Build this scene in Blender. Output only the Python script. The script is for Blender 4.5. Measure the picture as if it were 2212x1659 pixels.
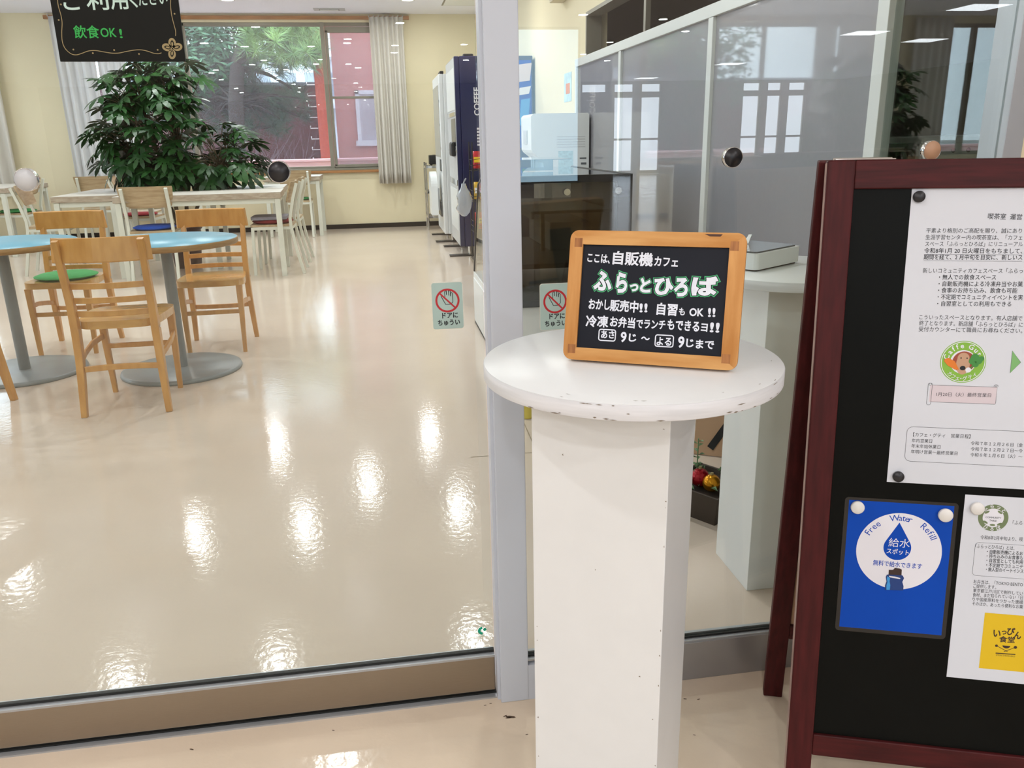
import bpy, math, random
from mathutils import Vector, Matrix

for o in list(bpy.data.objects):
    bpy.data.objects.remove(o, do_unlink=True)
SC = bpy.context.scene
COL = SC.collection
V = Vector
PI = math.pi

# ------------------------------------------------------------------ camera
W_, H_, F_ = 2212, 1659, 1741.5
PITCH, ROLL, YAW, HC = 0.296593, 0.0198462, 0.1527017, 1.15
_cp, _sp, _cy, _sy = math.cos(PITCH), math.sin(PITCH), math.cos(YAW), math.sin(YAW)
FWD = V((_sy*_cp, _cy*_cp, -_sp))
_r = V((_cy, -_sy, 0)); _d = FWD.cross(_r)
RIGHT = math.cos(ROLL)*_r + math.sin(ROLL)*_d
DOWN = -math.sin(ROLL)*_r + math.cos(ROLL)*_d
CAM = V((0, 0, HC))
cam_data = bpy.data.cameras.new('camera')
cam_data.sensor_width = 36; cam_data.lens = F_/W_*36
cam_data.clip_start = 0.02; cam_data.clip_end = 300
cam = bpy.data.objects.new('camera', cam_data); COL.objects.link(cam)
cam.matrix_world = Matrix(((RIGHT.x, -DOWN.x, -FWD.x, CAM.x), (RIGHT.y, -DOWN.y, -FWD.y, CAM.y),
                           (RIGHT.z, -DOWN.z, -FWD.z, CAM.z), (0, 0, 0, 1)))
SC.camera = cam

# ------------------------------------------------------------------ view, world
SC.view_settings.view_transform = 'Standard'
SC.view_settings.look = 'None'
SC.view_settings.exposure = 0.22
SC.view_settings.gamma = 1.0
SC.view_settings.use_curve_mapping = False
wd = bpy.data.worlds.new('overcast_sky'); SC.world = wd; wd.use_nodes = True
bg = wd.node_tree.nodes['Background']
bg.inputs[0].default_value = (0.80, 0.88, 1.0, 1); bg.inputs[1].default_value = 6.0

CEIL = 2.70; YF = 11.41; XR = 1.55; XL = -6.2; YG = 1.475
LAMP_W, LOBBY_W = 11.2, 16.8
LAMPS = []          # (x, y, watts, place) filled here, the fittings are built further down
for x, y in ((-1.0, 7.87), (-2.09, 7.87), (0.62, 7.97), (-3.7, 7.6), (-1.0, 5.5), (-2.1, 5.42), (0.5, 5.52),
             (-0.36, 8.87), (-3.5, 5.4), (-0.5, 4.44), (-1.9, 3.2), (-3.4, 3.2), (0.6, 2.9),
             (-1.57, 10.35), (0.45, 10.3), (-4.9, 6.5), (-4.9, 9.6)):  # the lamp in the far right corner is added to brighten that wall
    LAMPS.append((x, y, LAMP_W*(1.15 if y > 7 else 0.85), 'cafe'))
for x, yv in ((0.41, 12.13), (0.4, 14.9), (0.41, 16.12), (1.57, 14.79), (1.9, 17.64), (-0.39, 14.54), (-0.32, 19.34),
              (-1.16, 18.37), (-2.45, 18.39), (-2.64, 14.5), (-3.64, 20.42), (2.8, 11.36), (4.05, 11.77),
              (4.07, 14.57), (4.11, 16.62), (4.87, 13.08), (4.98, 18.03), (-0.5, 4.44), (-2.2, 4.6), (1.9, 4.5), (0.8, 7.2), (-1.0, 2.5), (-2.4, 2.6), (-3.8, 2.6), (2.4, 2.8), (-4.0, 6.2), (-2.2, 6.2), (-0.4, 6.3), (2.6, 6.2), (4.4, 6.2), (-4.2, 8.4), (-2.4, 8.4), (-0.6, 8.5), (2.8, 8.4), (4.6, 8.4)):  # several lamps near the glass are added to fill the foreground
    LAMPS.append((x, 2.9 - yv, LOBBY_W*(.5 if yv < 3.5 else 1), 'lobby'))
for i, (x, y, w, place) in enumerate(LAMPS):
    ld = bpy.data.lights.new('lamp_light', 'AREA'); ld.shape = 'DISK'; ld.size = 0.12; ld.energy = w
    ld.color = (1.0, 0.99, 1.0) if place == 'cafe' else (0.985, 0.985, 1.0)
    lo = bpy.data.objects.new('lamp_light', ld); COL.objects.link(lo); lo.location = (x, y, CEIL - 0.012)

# ------------------------------------------------------------------ materials
def lin(h):
    h = h.lstrip('#'); o = []
    for k in (0, 2, 4):
        c = int(h[k:k+2], 16)/255
        o.append(c/12.92 if c <= 0.04045 else ((c+0.055)/1.055)**2.4)
    return (*o, 1)

def mat(name, col, rough=0.5, metal=0.0, spec=0.5, coat=0.0, coat_rough=0.05, var=0.0, vscale=8.0, bump=0.0, bscale=60.0,
        grain=None, emit=None, estr=0.0, aniso=0.0, stretch=(1, 1, 1), sub=0.0):
    m = bpy.data.materials.new(name); m.use_nodes = True
    nt = m.node_tree; N, L = nt.nodes, nt.links
    b = N['Principled BSDF']
    c = lin(col) if isinstance(col, str) else col
    b.inputs['Base Color'].default_value = c
    b.inputs['Roughness'].default_value = rough; b.inputs['Metallic'].default_value = metal
    b.inputs['Specular IOR Level'].default_value = spec
    b.inputs['Coat Weight'].default_value = coat; b.inputs['Coat Roughness'].default_value = coat_rough
    b.inputs['Anisotropic'].default_value = aniso
    if emit:
        b.inputs['Emission Color'].default_value = lin(emit); b.inputs['Emission Strength'].default_value = estr
    tc = N.new('ShaderNodeTexCoord'); mp = N.new('ShaderNodeMapping'); mp.inputs['Scale'].default_value = stretch
    L.new(tc.outputs['Object'], mp.inputs['Vector'])
    if grain or var:
        nz = N.new('ShaderNodeTexNoise'); nz.inputs['Scale'].default_value = vscale; nz.inputs['Detail'].default_value = 5
        L.new(mp.outputs[0], nz.inputs['Vector'])
        rp = N.new('ShaderNodeValToRGB')
        if grain:
            c0, c1 = lin(grain), c
        else:
            c0 = tuple(x*(1-var) for x in c[:3]) + (1,); c1 = tuple(min(1, x*(1+var)) for x in c[:3]) + (1,)
        rp.color_ramp.elements[0].position = 0.35; rp.color_ramp.elements[1].position = 0.65
        rp.color_ramp.elements[0].color = c0; rp.color_ramp.elements[1].color = c1
        L.new(nz.outputs['Fac'], rp.inputs[0]); L.new(rp.outputs[0], b.inputs['Base Color'])
    if bump:
        n2 = N.new('ShaderNodeTexNoise'); n2.inputs['Scale'].default_value = bscale; n2.inputs['Detail'].default_value = 3
        L.new(mp.outputs[0], n2.inputs['Vector'])
        bp = N.new('ShaderNodeBump'); bp.inputs['Strength'].default_value = bump; bp.inputs['Distance'].default_value = 0.01
        L.new(n2.outputs['Fac'], bp.inputs['Height']); L.new(bp.outputs[0], b.inputs['Normal'])
    return m

def glass(name, tint, ior=1.5, haze=0.0, hazecol='#c8c8d0', rough=0.0):
    m = bpy.data.materials.new(name); m.use_nodes = True
    nt = m.node_tree; N, L = nt.nodes, nt.links; N.remove(N['Principled BSDF'])
    out = N['Material Output']
    tr = N.new('ShaderNodeBsdfTransparent'); tr.inputs[0].default_value = lin(tint)
    gl = N.new('ShaderNodeBsdfGlossy'); gl.inputs['Roughness'].default_value = rough; gl.inputs[0].default_value = (1, 1, 1, 1)
    fr = N.new('ShaderNodeFresnel'); fr.inputs[0].default_value = ior
    geo = N.new('ShaderNodeNewGeometry')
    # the back side of a thin pane reflects as weakly as its front
    mi = N.new('ShaderNodeMix'); mi.data_type = 'FLOAT'
    L.new(geo.outputs['Backfacing'], mi.inputs[0]); mi.inputs[2].default_value = ior; mi.inputs[3].default_value = 1/ior
    L.new(mi.outputs[0], fr.inputs[0])
    mx = N.new('ShaderNodeMixShader'); L.new(fr.outputs[0], mx.inputs[0])
    src = tr
    if haze:
        df = N.new('ShaderNodeBsdfTranslucent'); df.inputs[0].default_value = lin(hazecol)
        d2 = N.new('ShaderNodeBsdfDiffuse'); d2.inputs[0].default_value = lin(hazecol)
        a = N.new('ShaderNodeMixShader'); a.inputs[0].default_value = 0.5; L.new(df.outputs[0], a.inputs[1]); L.new(d2.outputs[0], a.inputs[2])
        h = N.new('ShaderNodeMixShader'); h.inputs[0].default_value = haze
        L.new(tr.outputs[0], h.inputs[1]); L.new(a.outputs[0], h.inputs[2]); src = h
    L.new(src.outputs[0], mx.inputs[1]); L.new(gl.outputs[0], mx.inputs[2]); L.new(mx.outputs[0], out.inputs[0])
    return m

M = {}
M['floor'] = mat('polished_vinyl_floor', '#d1c1b2', rough=0.10, spec=0.2, coat=0.0, var=0.025, vscale=2.2, bump=0.055, bscale=48)
M['floorlobby'] = mat('polished_lobby_vinyl', '#d3c2ad', rough=0.12, spec=0.3, var=0.05, vscale=3, bump=0.05, bscale=48)
M['wall'] = mat('cream_wallpaper', '#e8ddbd', rough=0.75, var=0.015, vscale=3, bump=0.05, bscale=200)
M['wallpale'] = mat('pale_wallpaper', '#e6dccb', rough=0.75, var=0.015, vscale=3)
M['ceil'] = mat('white_ceiling_board', '#f2f2fc', rough=0.9, var=0.01, vscale=4)
M['base'] = mat('black_vinyl_skirting', '#17120f', rough=0.8, spec=0.15)
M['glass'] = glass('clear_glass', '#f6faf8')
M['glasswin'] = glass('window_glass', '#f2f5f6', haze=0.06)
M['screenglass'] = glass('window_glass_behind_insect_screen', '#d8d8dc', haze=0.2)
M['tint'] = glass('smoked_acrylic', '#aaa69e', rough=0.02)
M['acrylic'] = glass('clear_acrylic', '#d4e4ee')
M['frost'] = mat('grey_frosted_film', '#919198', rough=0.45, coat=1.0, coat_rough=0.03, spec=0.6, var=0.02, vscale=60)
M['steel'] = mat('brushed_stainless_steel', '#9d9386', rough=0.32, metal=1.0, aniso=0.6, var=0.03, vscale=40, stretch=(1, 20, 60))
M['chrome'] = mat('polished_chrome', '#d8d8d8', rough=0.06, metal=1.0)
M['alu'] = mat('anodised_aluminium', '#b4b8bc', rough=0.4, metal=0.6, var=0.02)
M['pillar'] = mat('light_grey_painted_steel', '#c6ccd6', rough=0.38, var=0.01, vscale=5)
M['frame'] = mat('grey_window_aluminium', '#8a8578', rough=0.45, metal=0.3, var=0.04)
M['whitepaint'] = mat('white_gloss_paint', '#e6e8e8', rough=0.35, var=0.012, vscale=14, bump=0.02, bscale=50)
M['whiteedge'] = mat('white_painted_plywood_edge', '#dedfe2', rough=0.5, var=0.07, vscale=9, stretch=(1, 1, 12))
M['whiteplastic'] = mat('white_plastic', '#e9eced', rough=0.3, var=0.01)
M['greyplastic'] = mat('pale_grey_plastic', '#c9cbcd', rough=0.35, var=0.02)
M['blackplastic'] = mat('black_plastic', '#17171a', rough=0.35, var=0.1)
M['rubber'] = mat('black_rubber', '#141613', rough=0.55)
M['frost_post'] = mat('white_partition_frame', '#dfe3e2', rough=0.35)
M['beech'] = mat('honey_lacquered_beech', '#d69e55', rough=0.33, coat=0.25, coat_rough=0.15, grain='#c48a42', vscale=5, stretch=(6, 6, 1.2))
M['beechseat'] = mat('lacquered_beech_seat', '#d9a75c', rough=0.22, coat=0.6, coat_rough=0.08, grain='#c48f47', vscale=5, stretch=(1.5, 9, 4))
M['beechedge'] = mat('beech_table_edging', '#b08a58', rough=0.4, grain='#9a7748', vscale=9, stretch=(2, 2, 20))
M['bluetop'] = mat('sky_blue_laminate', '#6cacc6', rough=0.32, spec=0.4, var=0.012)
M['greymetal'] = mat('grey_powder_coated_steel', '#858d90', rough=0.33, spec=0.5, var=0.05, vscale=7)
M['washed'] = mat('whitewashed_wood', '#e2dfd8', rough=0.4, grain='#cfc6ba', vscale=4, stretch=(1.2, 14, 14))
M['washededge'] = mat('limed_oak_edge', '#c3b5a2', rough=0.5, grain='#a89784', vscale=6, stretch=(2.5, 10, 10))
M['oakback'] = mat('limed_oak_backrest', '#c4ad8a', rough=0.45, grain='#a88f6c', vscale=4, stretch=(1.5, 8, 12))
M['whitemetal'] = mat('ivory_painted_steel_tube', '#dedfd2', rough=0.4, var=0.02)
for n, c in (('green', '#3f9a55'), ('blue', '#1c50b4'), ('red', '#a3182c'), ('darkred', '#7d1c20'), ('greycloth', '#8e8a94')):
    M[n] = mat(n + '_cushion_felt', c, rough=0.9, var=0.08, vscale=40, bump=0.2, bscale=300)
M['brownwood'] = mat('brown_wooden_trim', '#b98453', rough=0.4, grain='#9c6a3d', vscale=5, stretch=(1, 8, 8))
M['navy'] = mat('navy_vending_panel', '#181d4c', rough=0.3, coat=0.3, var=0.06, vscale=2)
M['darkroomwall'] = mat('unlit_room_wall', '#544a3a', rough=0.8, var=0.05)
M['leaf'] = mat('glossy_dark_green_leaf', '#2a5522', rough=0.38, spec=0.4, grain='#143318', vscale=6)
M['stem'] = mat('brown_plant_stem', '#5a4a34', rough=0.7, var=0.2)
M['soil'] = mat('potting_soil', '#2c211a', rough=0.95, var=0.3, vscale=60)
M['pot'] = mat('dark_brown_glazed_pot', '#43211c', rough=0.35, var=0.08)
M['mahogany'] = mat('dark_red_mahogany_stain', '#4c1617', rough=0.5, spec=0.25, grain='#3c0f10', vscale=7, stretch=(14, 1.5, 14))
M['mahoganyh'] = mat('dark_red_mahogany_stain_crossgrain', '#4c1718', rough=0.5, spec=0.25, grain='#380f10', vscale=7, stretch=(1.5, 18, 14))
M['paleedge'] = mat('worn_pale_wood_edge', '#a58a80', rough=0.5, var=0.1, vscale=30)
M['slate'] = mat('black_magnetic_board', '#10110f', rough=0.36, spec=0.08, var=0.1, vscale=4)
M['chalk'] = mat('blue_black_chalkboard', '#1b1e27', rough=0.5, spec=0.18, var=0.06, vscale=6)
M['chalkblack'] = mat('black_chalkboard_film', '#161713', rough=0.45, spec=0.15, var=0.05, vscale=6)
M['pine'] = mat('varnished_pine', '#d9a566', rough=0.55, spec=.3, grain='#c08443', vscale=3.2, stretch=(2, 14, 10))
M['pinev'] = mat('varnished_pine_upright', '#d8a061', rough=0.55, spec=.3, grain='#b97c3c', vscale=3.2, stretch=(14, 2, 10))
M['pinejoint'] = mat('end_grain_joint', '#b0733a', rough=0.5, grain='#8c5424', vscale=20, stretch=(8, 1, 1))
M['inkwhite'] = mat('white_chalk_ink', '#e8ecf6', rough=0.8, var=0.04, vscale=90)
M['inkpale'] = mat('pale_green_white_ink', '#c2dcd2', rough=0.8)
M['inkgreen'] = mat('green_chalk_ink', '#4fb57a', rough=0.8, var=0.1, vscale=90)
M['inkgold'] = mat('gold_ink', '#98875c', rough=0.5)
M['paper'] = mat('white_copy_paper', '#d8dce4', rough=0.7, var=0.006, vscale=5)
M['inkblack'] = mat('black_print', '#202328', rough=0.7)
M['inkgrey'] = mat('grey_print', '#5c6166', rough=0.7)
M['posterblue'] = mat('blue_printed_poster', '#0b48b2', rough=0.5, spec=0.15, var=0.02)
M['laminate'] = mat('clear_laminate_margin', '#221f1c', rough=0.3)
M['printwhite'] = mat('white_print', '#e6e6ee', rough=0.4)
M['yellowprint'] = mat('yellow_print', '#e2bd14', rough=0.5)
M['limegreen'] = mat('lime_green_print', '#84b83e', rough=0.5)
M['leafprint'] = mat('dark_green_print', '#3f8a3c', rough=0.5)
M['orangeprint'] = mat('orange_print', '#e07c22', rough=0.5)
M['tanprint'] = mat('tan_print', '#c39a7c', rough=0.5)
M['rustprint'] = mat('rust_print', '#9c4830', rough=0.5)
M['pinkprint'] = mat('pale_pink_print', '#d8ccd2', rough=0.6)
M['sagegreen'] = mat('sage_green_print', '#71815c', rough=0.5)
M['arrowgreen'] = mat('mid_green_print', '#7cb46e', rough=0.5)
M['capbrown'] = mat('dark_brown_print', '#38241f', rough=0.5)
M['cyanprint'] = mat('cyan_print', '#3c9ade', rough=0.4)
M['magblack'] = mat('black_magnet_plastic', '#1e1e22', rough=0.35)
M['magwhite'] = mat('white_magnet_plastic', '#e8e6e2', rough=0.35)
M['sticker'] = mat('pale_green_sticker', '#a9c0b9', rough=0.45)
M['stickerrim'] = mat('cream_sticker_rim', '#dcd9cc', rough=0.5)
M['redprint'] = mat('red_print', '#b4232a', rough=0.45)
M['tealprint'] = mat('teal_green_print', '#0ba282', rough=0.45)
M['yellowplastic'] = mat('yellow_foam', '#e3cd3a', rough=0.55, var=0.05)
M['graphite'] = mat('dark_grey_glass_top', '#54595c', rough=0.25, coat=0.3, var=0.04)
M['cardboard'] = mat('kraft_board', '#bd9a7c', rough=0.8, var=0.04)
M['planter'] = mat('dark_brown_planter', '#40352d', rough=0.5, var=0.1)
M['gold'] = mat('gold_bauble', '#c98a1c', rough=0.22, metal=0.8)
M['redbauble'] = mat('red_bauble', '#a01220', rough=0.2, metal=0.4)
M['sprig'] = mat('grey_green_sprig', '#6f8c66', rough=0.55, var=0.2, vscale=20)
M['brick'] = mat('red_textured_render', '#b4523f', rough=0.85, grain='#a03d30', vscale=26, bump=0.6, bscale=30)
M['pinkwall'] = mat('salmon_pink_render', '#c88278', rough=0.85, var=0.03, vscale=5)
M['parapet'] = mat('salmon_parapet', '#fbc6ca', rough=0.8, var=0.02)
M['darkred_wall'] = mat('dark_red_tile', '#4c1a20', rough=0.7, var=0.12, vscale=6)
M['bark'] = mat('brown_bark', '#3a302e', rough=0.9, var=0.25, vscale=14)
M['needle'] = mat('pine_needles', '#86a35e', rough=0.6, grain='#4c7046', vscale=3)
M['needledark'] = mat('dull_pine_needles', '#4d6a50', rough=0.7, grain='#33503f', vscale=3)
M['broad'] = mat('broadleaf_foliage', '#56805c', rough=0.5, grain='#2f5640', vscale=6)
M['twig'] = mat('bare_grey_twig', '#8c7f88', rough=0.9)
M['dead'] = mat('brown_dead_needles', '#5e4e4c', rough=0.9, var=0.2, vscale=10)
M['distant'] = mat('white_apartment_render', '#dfe3ea', rough=0.8, var=0.03)
M['ground'] = mat('grey_paving', '#8b8a88', rough=0.9, var=0.1)
M['lens'] = mat('lit_lamp_lens', '#ffffff', emit='#fff4e2', estr=14.0)
M['troffer'] = mat('lit_panel_lens', '#ffffff', emit='#f4f8ff', estr=9.0)
M['screen'] = mat('lit_display_screen', '#101418', rough=0.2, emit='#c2e6ff', estr=4.2)
M['bag'] = glass('clear_plastic_bag', '#e4e8ee', haze=0.4, hazecol='#e6eaf0')
M['scuff'] = mat('dark_scuff', '#4c3a2c', rough=0.8)

# ------------------------------------------------------------------ geometry helpers
class MB:
    """collects shapes and links them as ONE mesh object"""
    def __init__(s): s.v = []; s.f = []; s.sm = []; s.mi = []; s.cur = 0
    def add(s, vs, fs, smooth=False, X=None):
        b = len(s.v)
        for p in vs:
            p = V(p); s.v.append(X @ p if X else p)
        for f in fs:
            s.f.append([b + i for i in f]); s.sm.append(smooth); s.mi.append(s.cur)
        return s
    def m(s, i): s.cur = i; return s
    def box(s, x0, x1, y0, y1, z0, z1, X=None):
        vs = [(x, y, z) for z in (z0, z1) for y in (y0, y1) for x in (x0, x1)]
        return s.add(vs, [(0, 2, 3, 1), (4, 5, 7, 6), (0, 1, 5, 4), (2, 6, 7, 3), (0, 4, 6, 2), (1, 3, 7, 5)], False, X)
    def ring(s, rings, smooth=True, caps=True, closed=True, X=None):
        n = len(rings[0]); vs = [p for r in rings for p in r]; fs = []
        for k in range(len(rings)-1):
            for i in range(n if closed else n-1):
                j = (i+1) % n
                fs.append((k*n+i, k*n+j, (k+1)*n+j, (k+1)*n+i))
        s.add(vs, fs, smooth, X)
        if caps:
            s.add(rings[0], [tuple(range(n-1, -1, -1))], False, X); s.add(rings[-1], [tuple(range(n))], False, X)
        return s
    def lathe(s, prof, n=32, c=(0, 0, 0), X=None, smooth=True):
        rs = []
        for r, z in prof:
            rs.append([(c[0]+max(r, 1e-4)*math.cos(2*PI*i/n), c[1]+max(r, 1e-4)*math.sin(2*PI*i/n), c[2]+z) for i in range(n)])
        return s.ring(rs, smooth, True, True, X)
    def cyl(s, p, q, r0, r1=None, n=16, X=None):
        p, q = V(p), V(q); r1 = r0 if r1 is None else r1; t = (q-p).normalized()
        a = t.orthogonal().normalized(); b = t.cross(a)
        return s.ring([[p+r0*(math.cos(2*PI*i/n)*a+math.sin(2*PI*i/n)*b) for i in range(n)],
                       [q+r1*(math.cos(2*PI*i/n)*a+math.sin(2*PI*i/n)*b) for i in range(n)]], True, True, True, X)
    def tube(s, pts, r, n=8, X=None):
        pts = [V(p) for p in pts]; rs = []; a = None
        for i, p in enumerate(pts):
            t = (pts[min(i+1, len(pts)-1)]-pts[max(i-1, 0)]).normalized()
            a = (t.orthogonal() if a is None else a - a.dot(t)*t).normalized(); b = t.cross(a)
            ri = r[i] if isinstance(r, (list, tuple)) else r
            rs.append([p+ri*(math.cos(2*PI*k/n)*a+math.sin(2*PI*k/n)*b) for k in range(n)])
        return s.ring(rs, True, True, True, X)
    def sweep(s, pts, w, d, xdir=(1, 0, 0), X=None):
        pts = [V(p) for p in pts]; rs = []; xd = V(xdir)
        for i, p in enumerate(pts):
            t = (pts[min(i+1, len(pts)-1)]-pts[max(i-1, 0)]).normalized()
            a = (xd - xd.dot(t)*t).normalized(); b = t.cross(a)
            wi = w[i] if isinstance(w, (list, tuple)) else w; di = d[i] if isinstance(d, (list, tuple)) else d
            rs.append([p-a*wi/2-b*di/2, p+a*wi/2-b*di/2, p+a*wi/2+b*di/2, p-a*wi/2+b*di/2])
        return s.ring(rs, False, True, True, X)
    def prism(s, pts, z0, z1, X=None):
        n = len(pts)
        s.add([(x, y, z0) for x, y in pts], [tuple(range(n-1, -1, -1))], False, X)
        s.add([(x, y, z1) for x, y in pts], [tuple(range(n))], False, X)
        s.add([(x, y, z) for z in (z0, z1) for x, y in pts], [(i, (i+1) % n, n+(i+1) % n, n+i) for i in range(n)], False, X)
        return s
    def poly(s, pts, z, X=None):
        return s.add([(x, y, z) for x, y in pts], [tuple(range(len(pts)))], False, X)
    def strip(s, pts, w, z, closed=False, X=None):
        n = len(pts); L, R = [], []
        for i in range(n):
            p0 = pts[(i-1) % n] if (closed or i > 0) else pts[i]; p1 = pts[(i+1) % n] if (closed or i < n-1) else pts[i]
            dx, dy = p1[0]-p0[0], p1[1]-p0[1]; l = math.hypot(dx, dy) or 1
            L.append((pts[i][0]-dy/l*w/2, pts[i][1]+dx/l*w/2, z)); R.append((pts[i][0]+dy/l*w/2, pts[i][1]-dx/l*w/2, z))
        fs = [(n+i, n+(i+1) % n, (i+1) % n, i) for i in range(n if closed else n-1)]
        return s.add(L+R, fs, False, X)
    def sphere(s, c, r, n=20, m=12, X=None, sz=1.0):
        return s.lathe([(r*math.sin(PI*k/m), -r*sz*math.cos(PI*k/m)) for k in range(m+1)], n, c, X)
    def build(s, name, mats, parent=None, bevel=0.0, seg=2):
        me = bpy.data.meshes.new(name); me.from_pydata([tuple(p) for p in s.v], [], s.f)
        for i, p in enumerate(me.polygons):
            p.use_smooth = s.sm[i]; p.material_index = s.mi[i]
        for k in (mats if isinstance(mats, (list, tuple)) else [mats]):
            me.materials.append(M[k] if isinstance(k, str) else k)
        me.update()
        o = bpy.data.objects.new(name, me); COL.objects.link(o)
        if parent: o.parent = parent
        if bevel:
            bm = o.modifiers.new('soft_edges', 'BEVEL'); bm.width = bevel; bm.segments = seg; bm.limit_method = 'ANGLE'; bm.angle_limit = 0.7
        return o

def tag(o, label, cat, group=None, kind=None):
    o['label'] = label; o['category'] = cat
    if group: o['group'] = group
    if kind: o['kind'] = kind
    return o

def thing(name, label, cat, loc=(0, 0, 0), rz=0.0, group=None, X=None):
    o = bpy.data.objects.new(name, None); COL.objects.link(o); o.empty_display_size = 0.05
    if X is not None: o.matrix_world = X
    else: o.location = loc; o.rotation_euler = (0, 0, rz)
    return tag(o, label, cat, group)

def struct(name, mb, mats, parent=None, bevel=0.0):
    o = mb.build(name, mats, parent, bevel)
    if parent is None: o['kind'] = 'structure'
    return o

def dup(root, loc, rz, label, group=None):
    r = root.copy(); COL.objects.link(r); r.location = loc; r.rotation_euler = (0, 0, rz); r['label'] = label
    if group: r['group'] = group
    for ch in list(root.children):
        c = ch.copy(); COL.objects.link(c); c.parent = r
        for g in list(ch.children):
            d = g.copy(); COL.objects.link(d); d.parent = c
    return r

def rrect(x0, x1, y0, y1, r, n=5):
    pts = []
    for cx, cy, a0 in ((x1-r, y0+r, -PI/2), (x1-r, y1-r, 0), (x0+r, y1-r, PI/2), (x0+r, y0+r, PI)):
        for k in range(n+1):
            a = a0 + PI/2*k/n; pts.append((cx+r*math.cos(a), cy+r*math.sin(a)))
    return pts
def circ(cx, cy, r, n=40, a0=0, a1=2*PI, ry=None):
    full = abs(a1-a0-2*PI) < 1e-6; k = n if full else n+1
    return [(cx+r*math.cos(a0+(a1-a0)*i/n), cy+(ry or r)*math.sin(a0+(a1-a0)*i/n)) for i in range(k)]

# text: the built-in font, turned into a mesh
_tc = {}
def text_geo(body, offset=0.0, res=3):
    key = (body, offset, res)
    if key in _tc: return _tc[key]
    cu = bpy.data.curves.new('lettering', 'FONT'); cu.body = body; cu.size = 1.0; cu.bevel_depth = offset; cu.bevel_resolution = 2 if offset > .02 else 0; cu.resolution_u = res
    ob = bpy.data.objects.new('lettering', cu); COL.objects.link(ob)
    dg = bpy.context.evaluated_depsgraph_get(); ev = ob.evaluated_get(dg); me = ev.to_mesh()
    vs = [(v.co.x, v.co.y, v.co.z) for v in me.vertices]; fs = [tuple(p.vertices) for p in me.polygons if not offset or p.normal.z > .05]
    ev.to_mesh_clear(); bpy.data.objects.remove(ob); bpy.data.curves.remove(cu)
    _tc[key] = (vs, fs); return vs, fs

def put_text(mb, body, x0, y0, x1, y1, h, z, offset=0.0, refbody=None, res=3):
    """lettering whose baseline runs from (x0,y0) to (x1,y1) and whose capitals are h tall, in the plane's own metres"""
    vs, fs = text_geo(body, offset, res); rv = vs if not offset else text_geo(body, 0.0, res)[0]
    if not vs: return
    a, b = min(p[0] for p in rv), max(p[0] for p in rv); lo, hi = min(p[1] for p in rv), max(p[1] for p in rv)
    L = math.hypot(x1-x0, y1-y0); ux, uy = (x1-x0)/L, (y1-y0)/L; sx = L/(b-a); sy = h/(hi-lo)
    mb.add([(x0+(p[0]-a)*sx*ux-(p[1]-lo)*sy*uy, y0+(p[0]-a)*sx*uy+(p[1]-lo)*sy*ux, z+p[2]*sy*.02) for p in vs], fs)

def arc_text(mb, body, cx, cy, r, a_mid, span, h, z, inside=False, offset=0.0):
    G_ = [None if ch == ' ' else text_geo(ch, offset, 2) for ch in body]; s = h/0.75
    wd = [.32 if g is None else max(p[0] for p in g[0])-min(p[0] for p in g[0])+.15 for g in G_]; tot = sum(wd); acc = 0
    for g, w in zip(G_, wd):
        t = (acc+w/2)/tot-0.5; acc += w
        if g is None: continue
        a = a_mid + (t if inside else -t)*span
        px, py = cx+r*math.cos(a), cy+r*math.sin(a); ux, uy = (-math.sin(a), math.cos(a)) if inside else (math.sin(a), -math.cos(a))
        vs, fs = g; mid = (min(p[0] for p in vs)+max(p[0] for p in vs))/2
        mb.add([(px+(p[0]-mid)*s*ux-(p[1])*s*uy, py+(p[0]-mid)*s*uy+(p[1])*s*ux, z+p[2]*s*.02) for p in vs], fs)

# pixel of the photograph -> point in the place, used to measure where things stand
def ray(px, py): return RIGHT*((px-W_/2)/F_) + DOWN*((py-H_/2)/F_) + FWD
def atz(px, py, z=0.0): d = ray(px, py); return CAM + d*((z-HC)/d.z)
def aty(px, py, y): d = ray(px, py); return CAM + d*(y/d.y)
def atx(px, py, x): d = ray(px, py); return CAM + d*(x/d.x)
class Plane:
    def __init__(s, O, U, Vv):
        s.O = V(O); s.U = V(U).normalized(); s.V = V(Vv); s.V = (s.V - s.V.dot(s.U)*s.U).normalized(); s.N = s.U.cross(s.V)
        if s.N.dot(CAM - s.O) < 0: raise ValueError('plane faces away')
        s.X = Matrix(((s.U.x, s.V.x, s.N.x, s.O.x), (s.U.y, s.V.y, s.N.y, s.O.y), (s.U.z, s.V.z, s.N.z, s.O.z), (0, 0, 0, 1)))
    def uv(s, px, py):
        d = ray(px, py); q = CAM + d*((s.O-CAM).dot(s.N)/d.dot(s.N)) - s.O; return (q.dot(s.U), q.dot(s.V))
    def txt(s, mb, body, p0, p1, hpx, z, offset=0.0, res=3, du=0.0, dv=0.0):
        a, b = s.uv(*p0), s.uv(*p1); c = s.uv((p0[0]+p1[0])/2, (p0[1]+p1[1])/2-hpx); m = s.uv((p0[0]+p1[0])/2, (p0[1]+p1[1])/2)
        put_text(mb, body, a[0]-du, a[1]-dv, b[0]-du, b[1]-dv, math.hypot(c[0]-m[0], c[1]-m[1]), z, offset, res=res)

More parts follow.
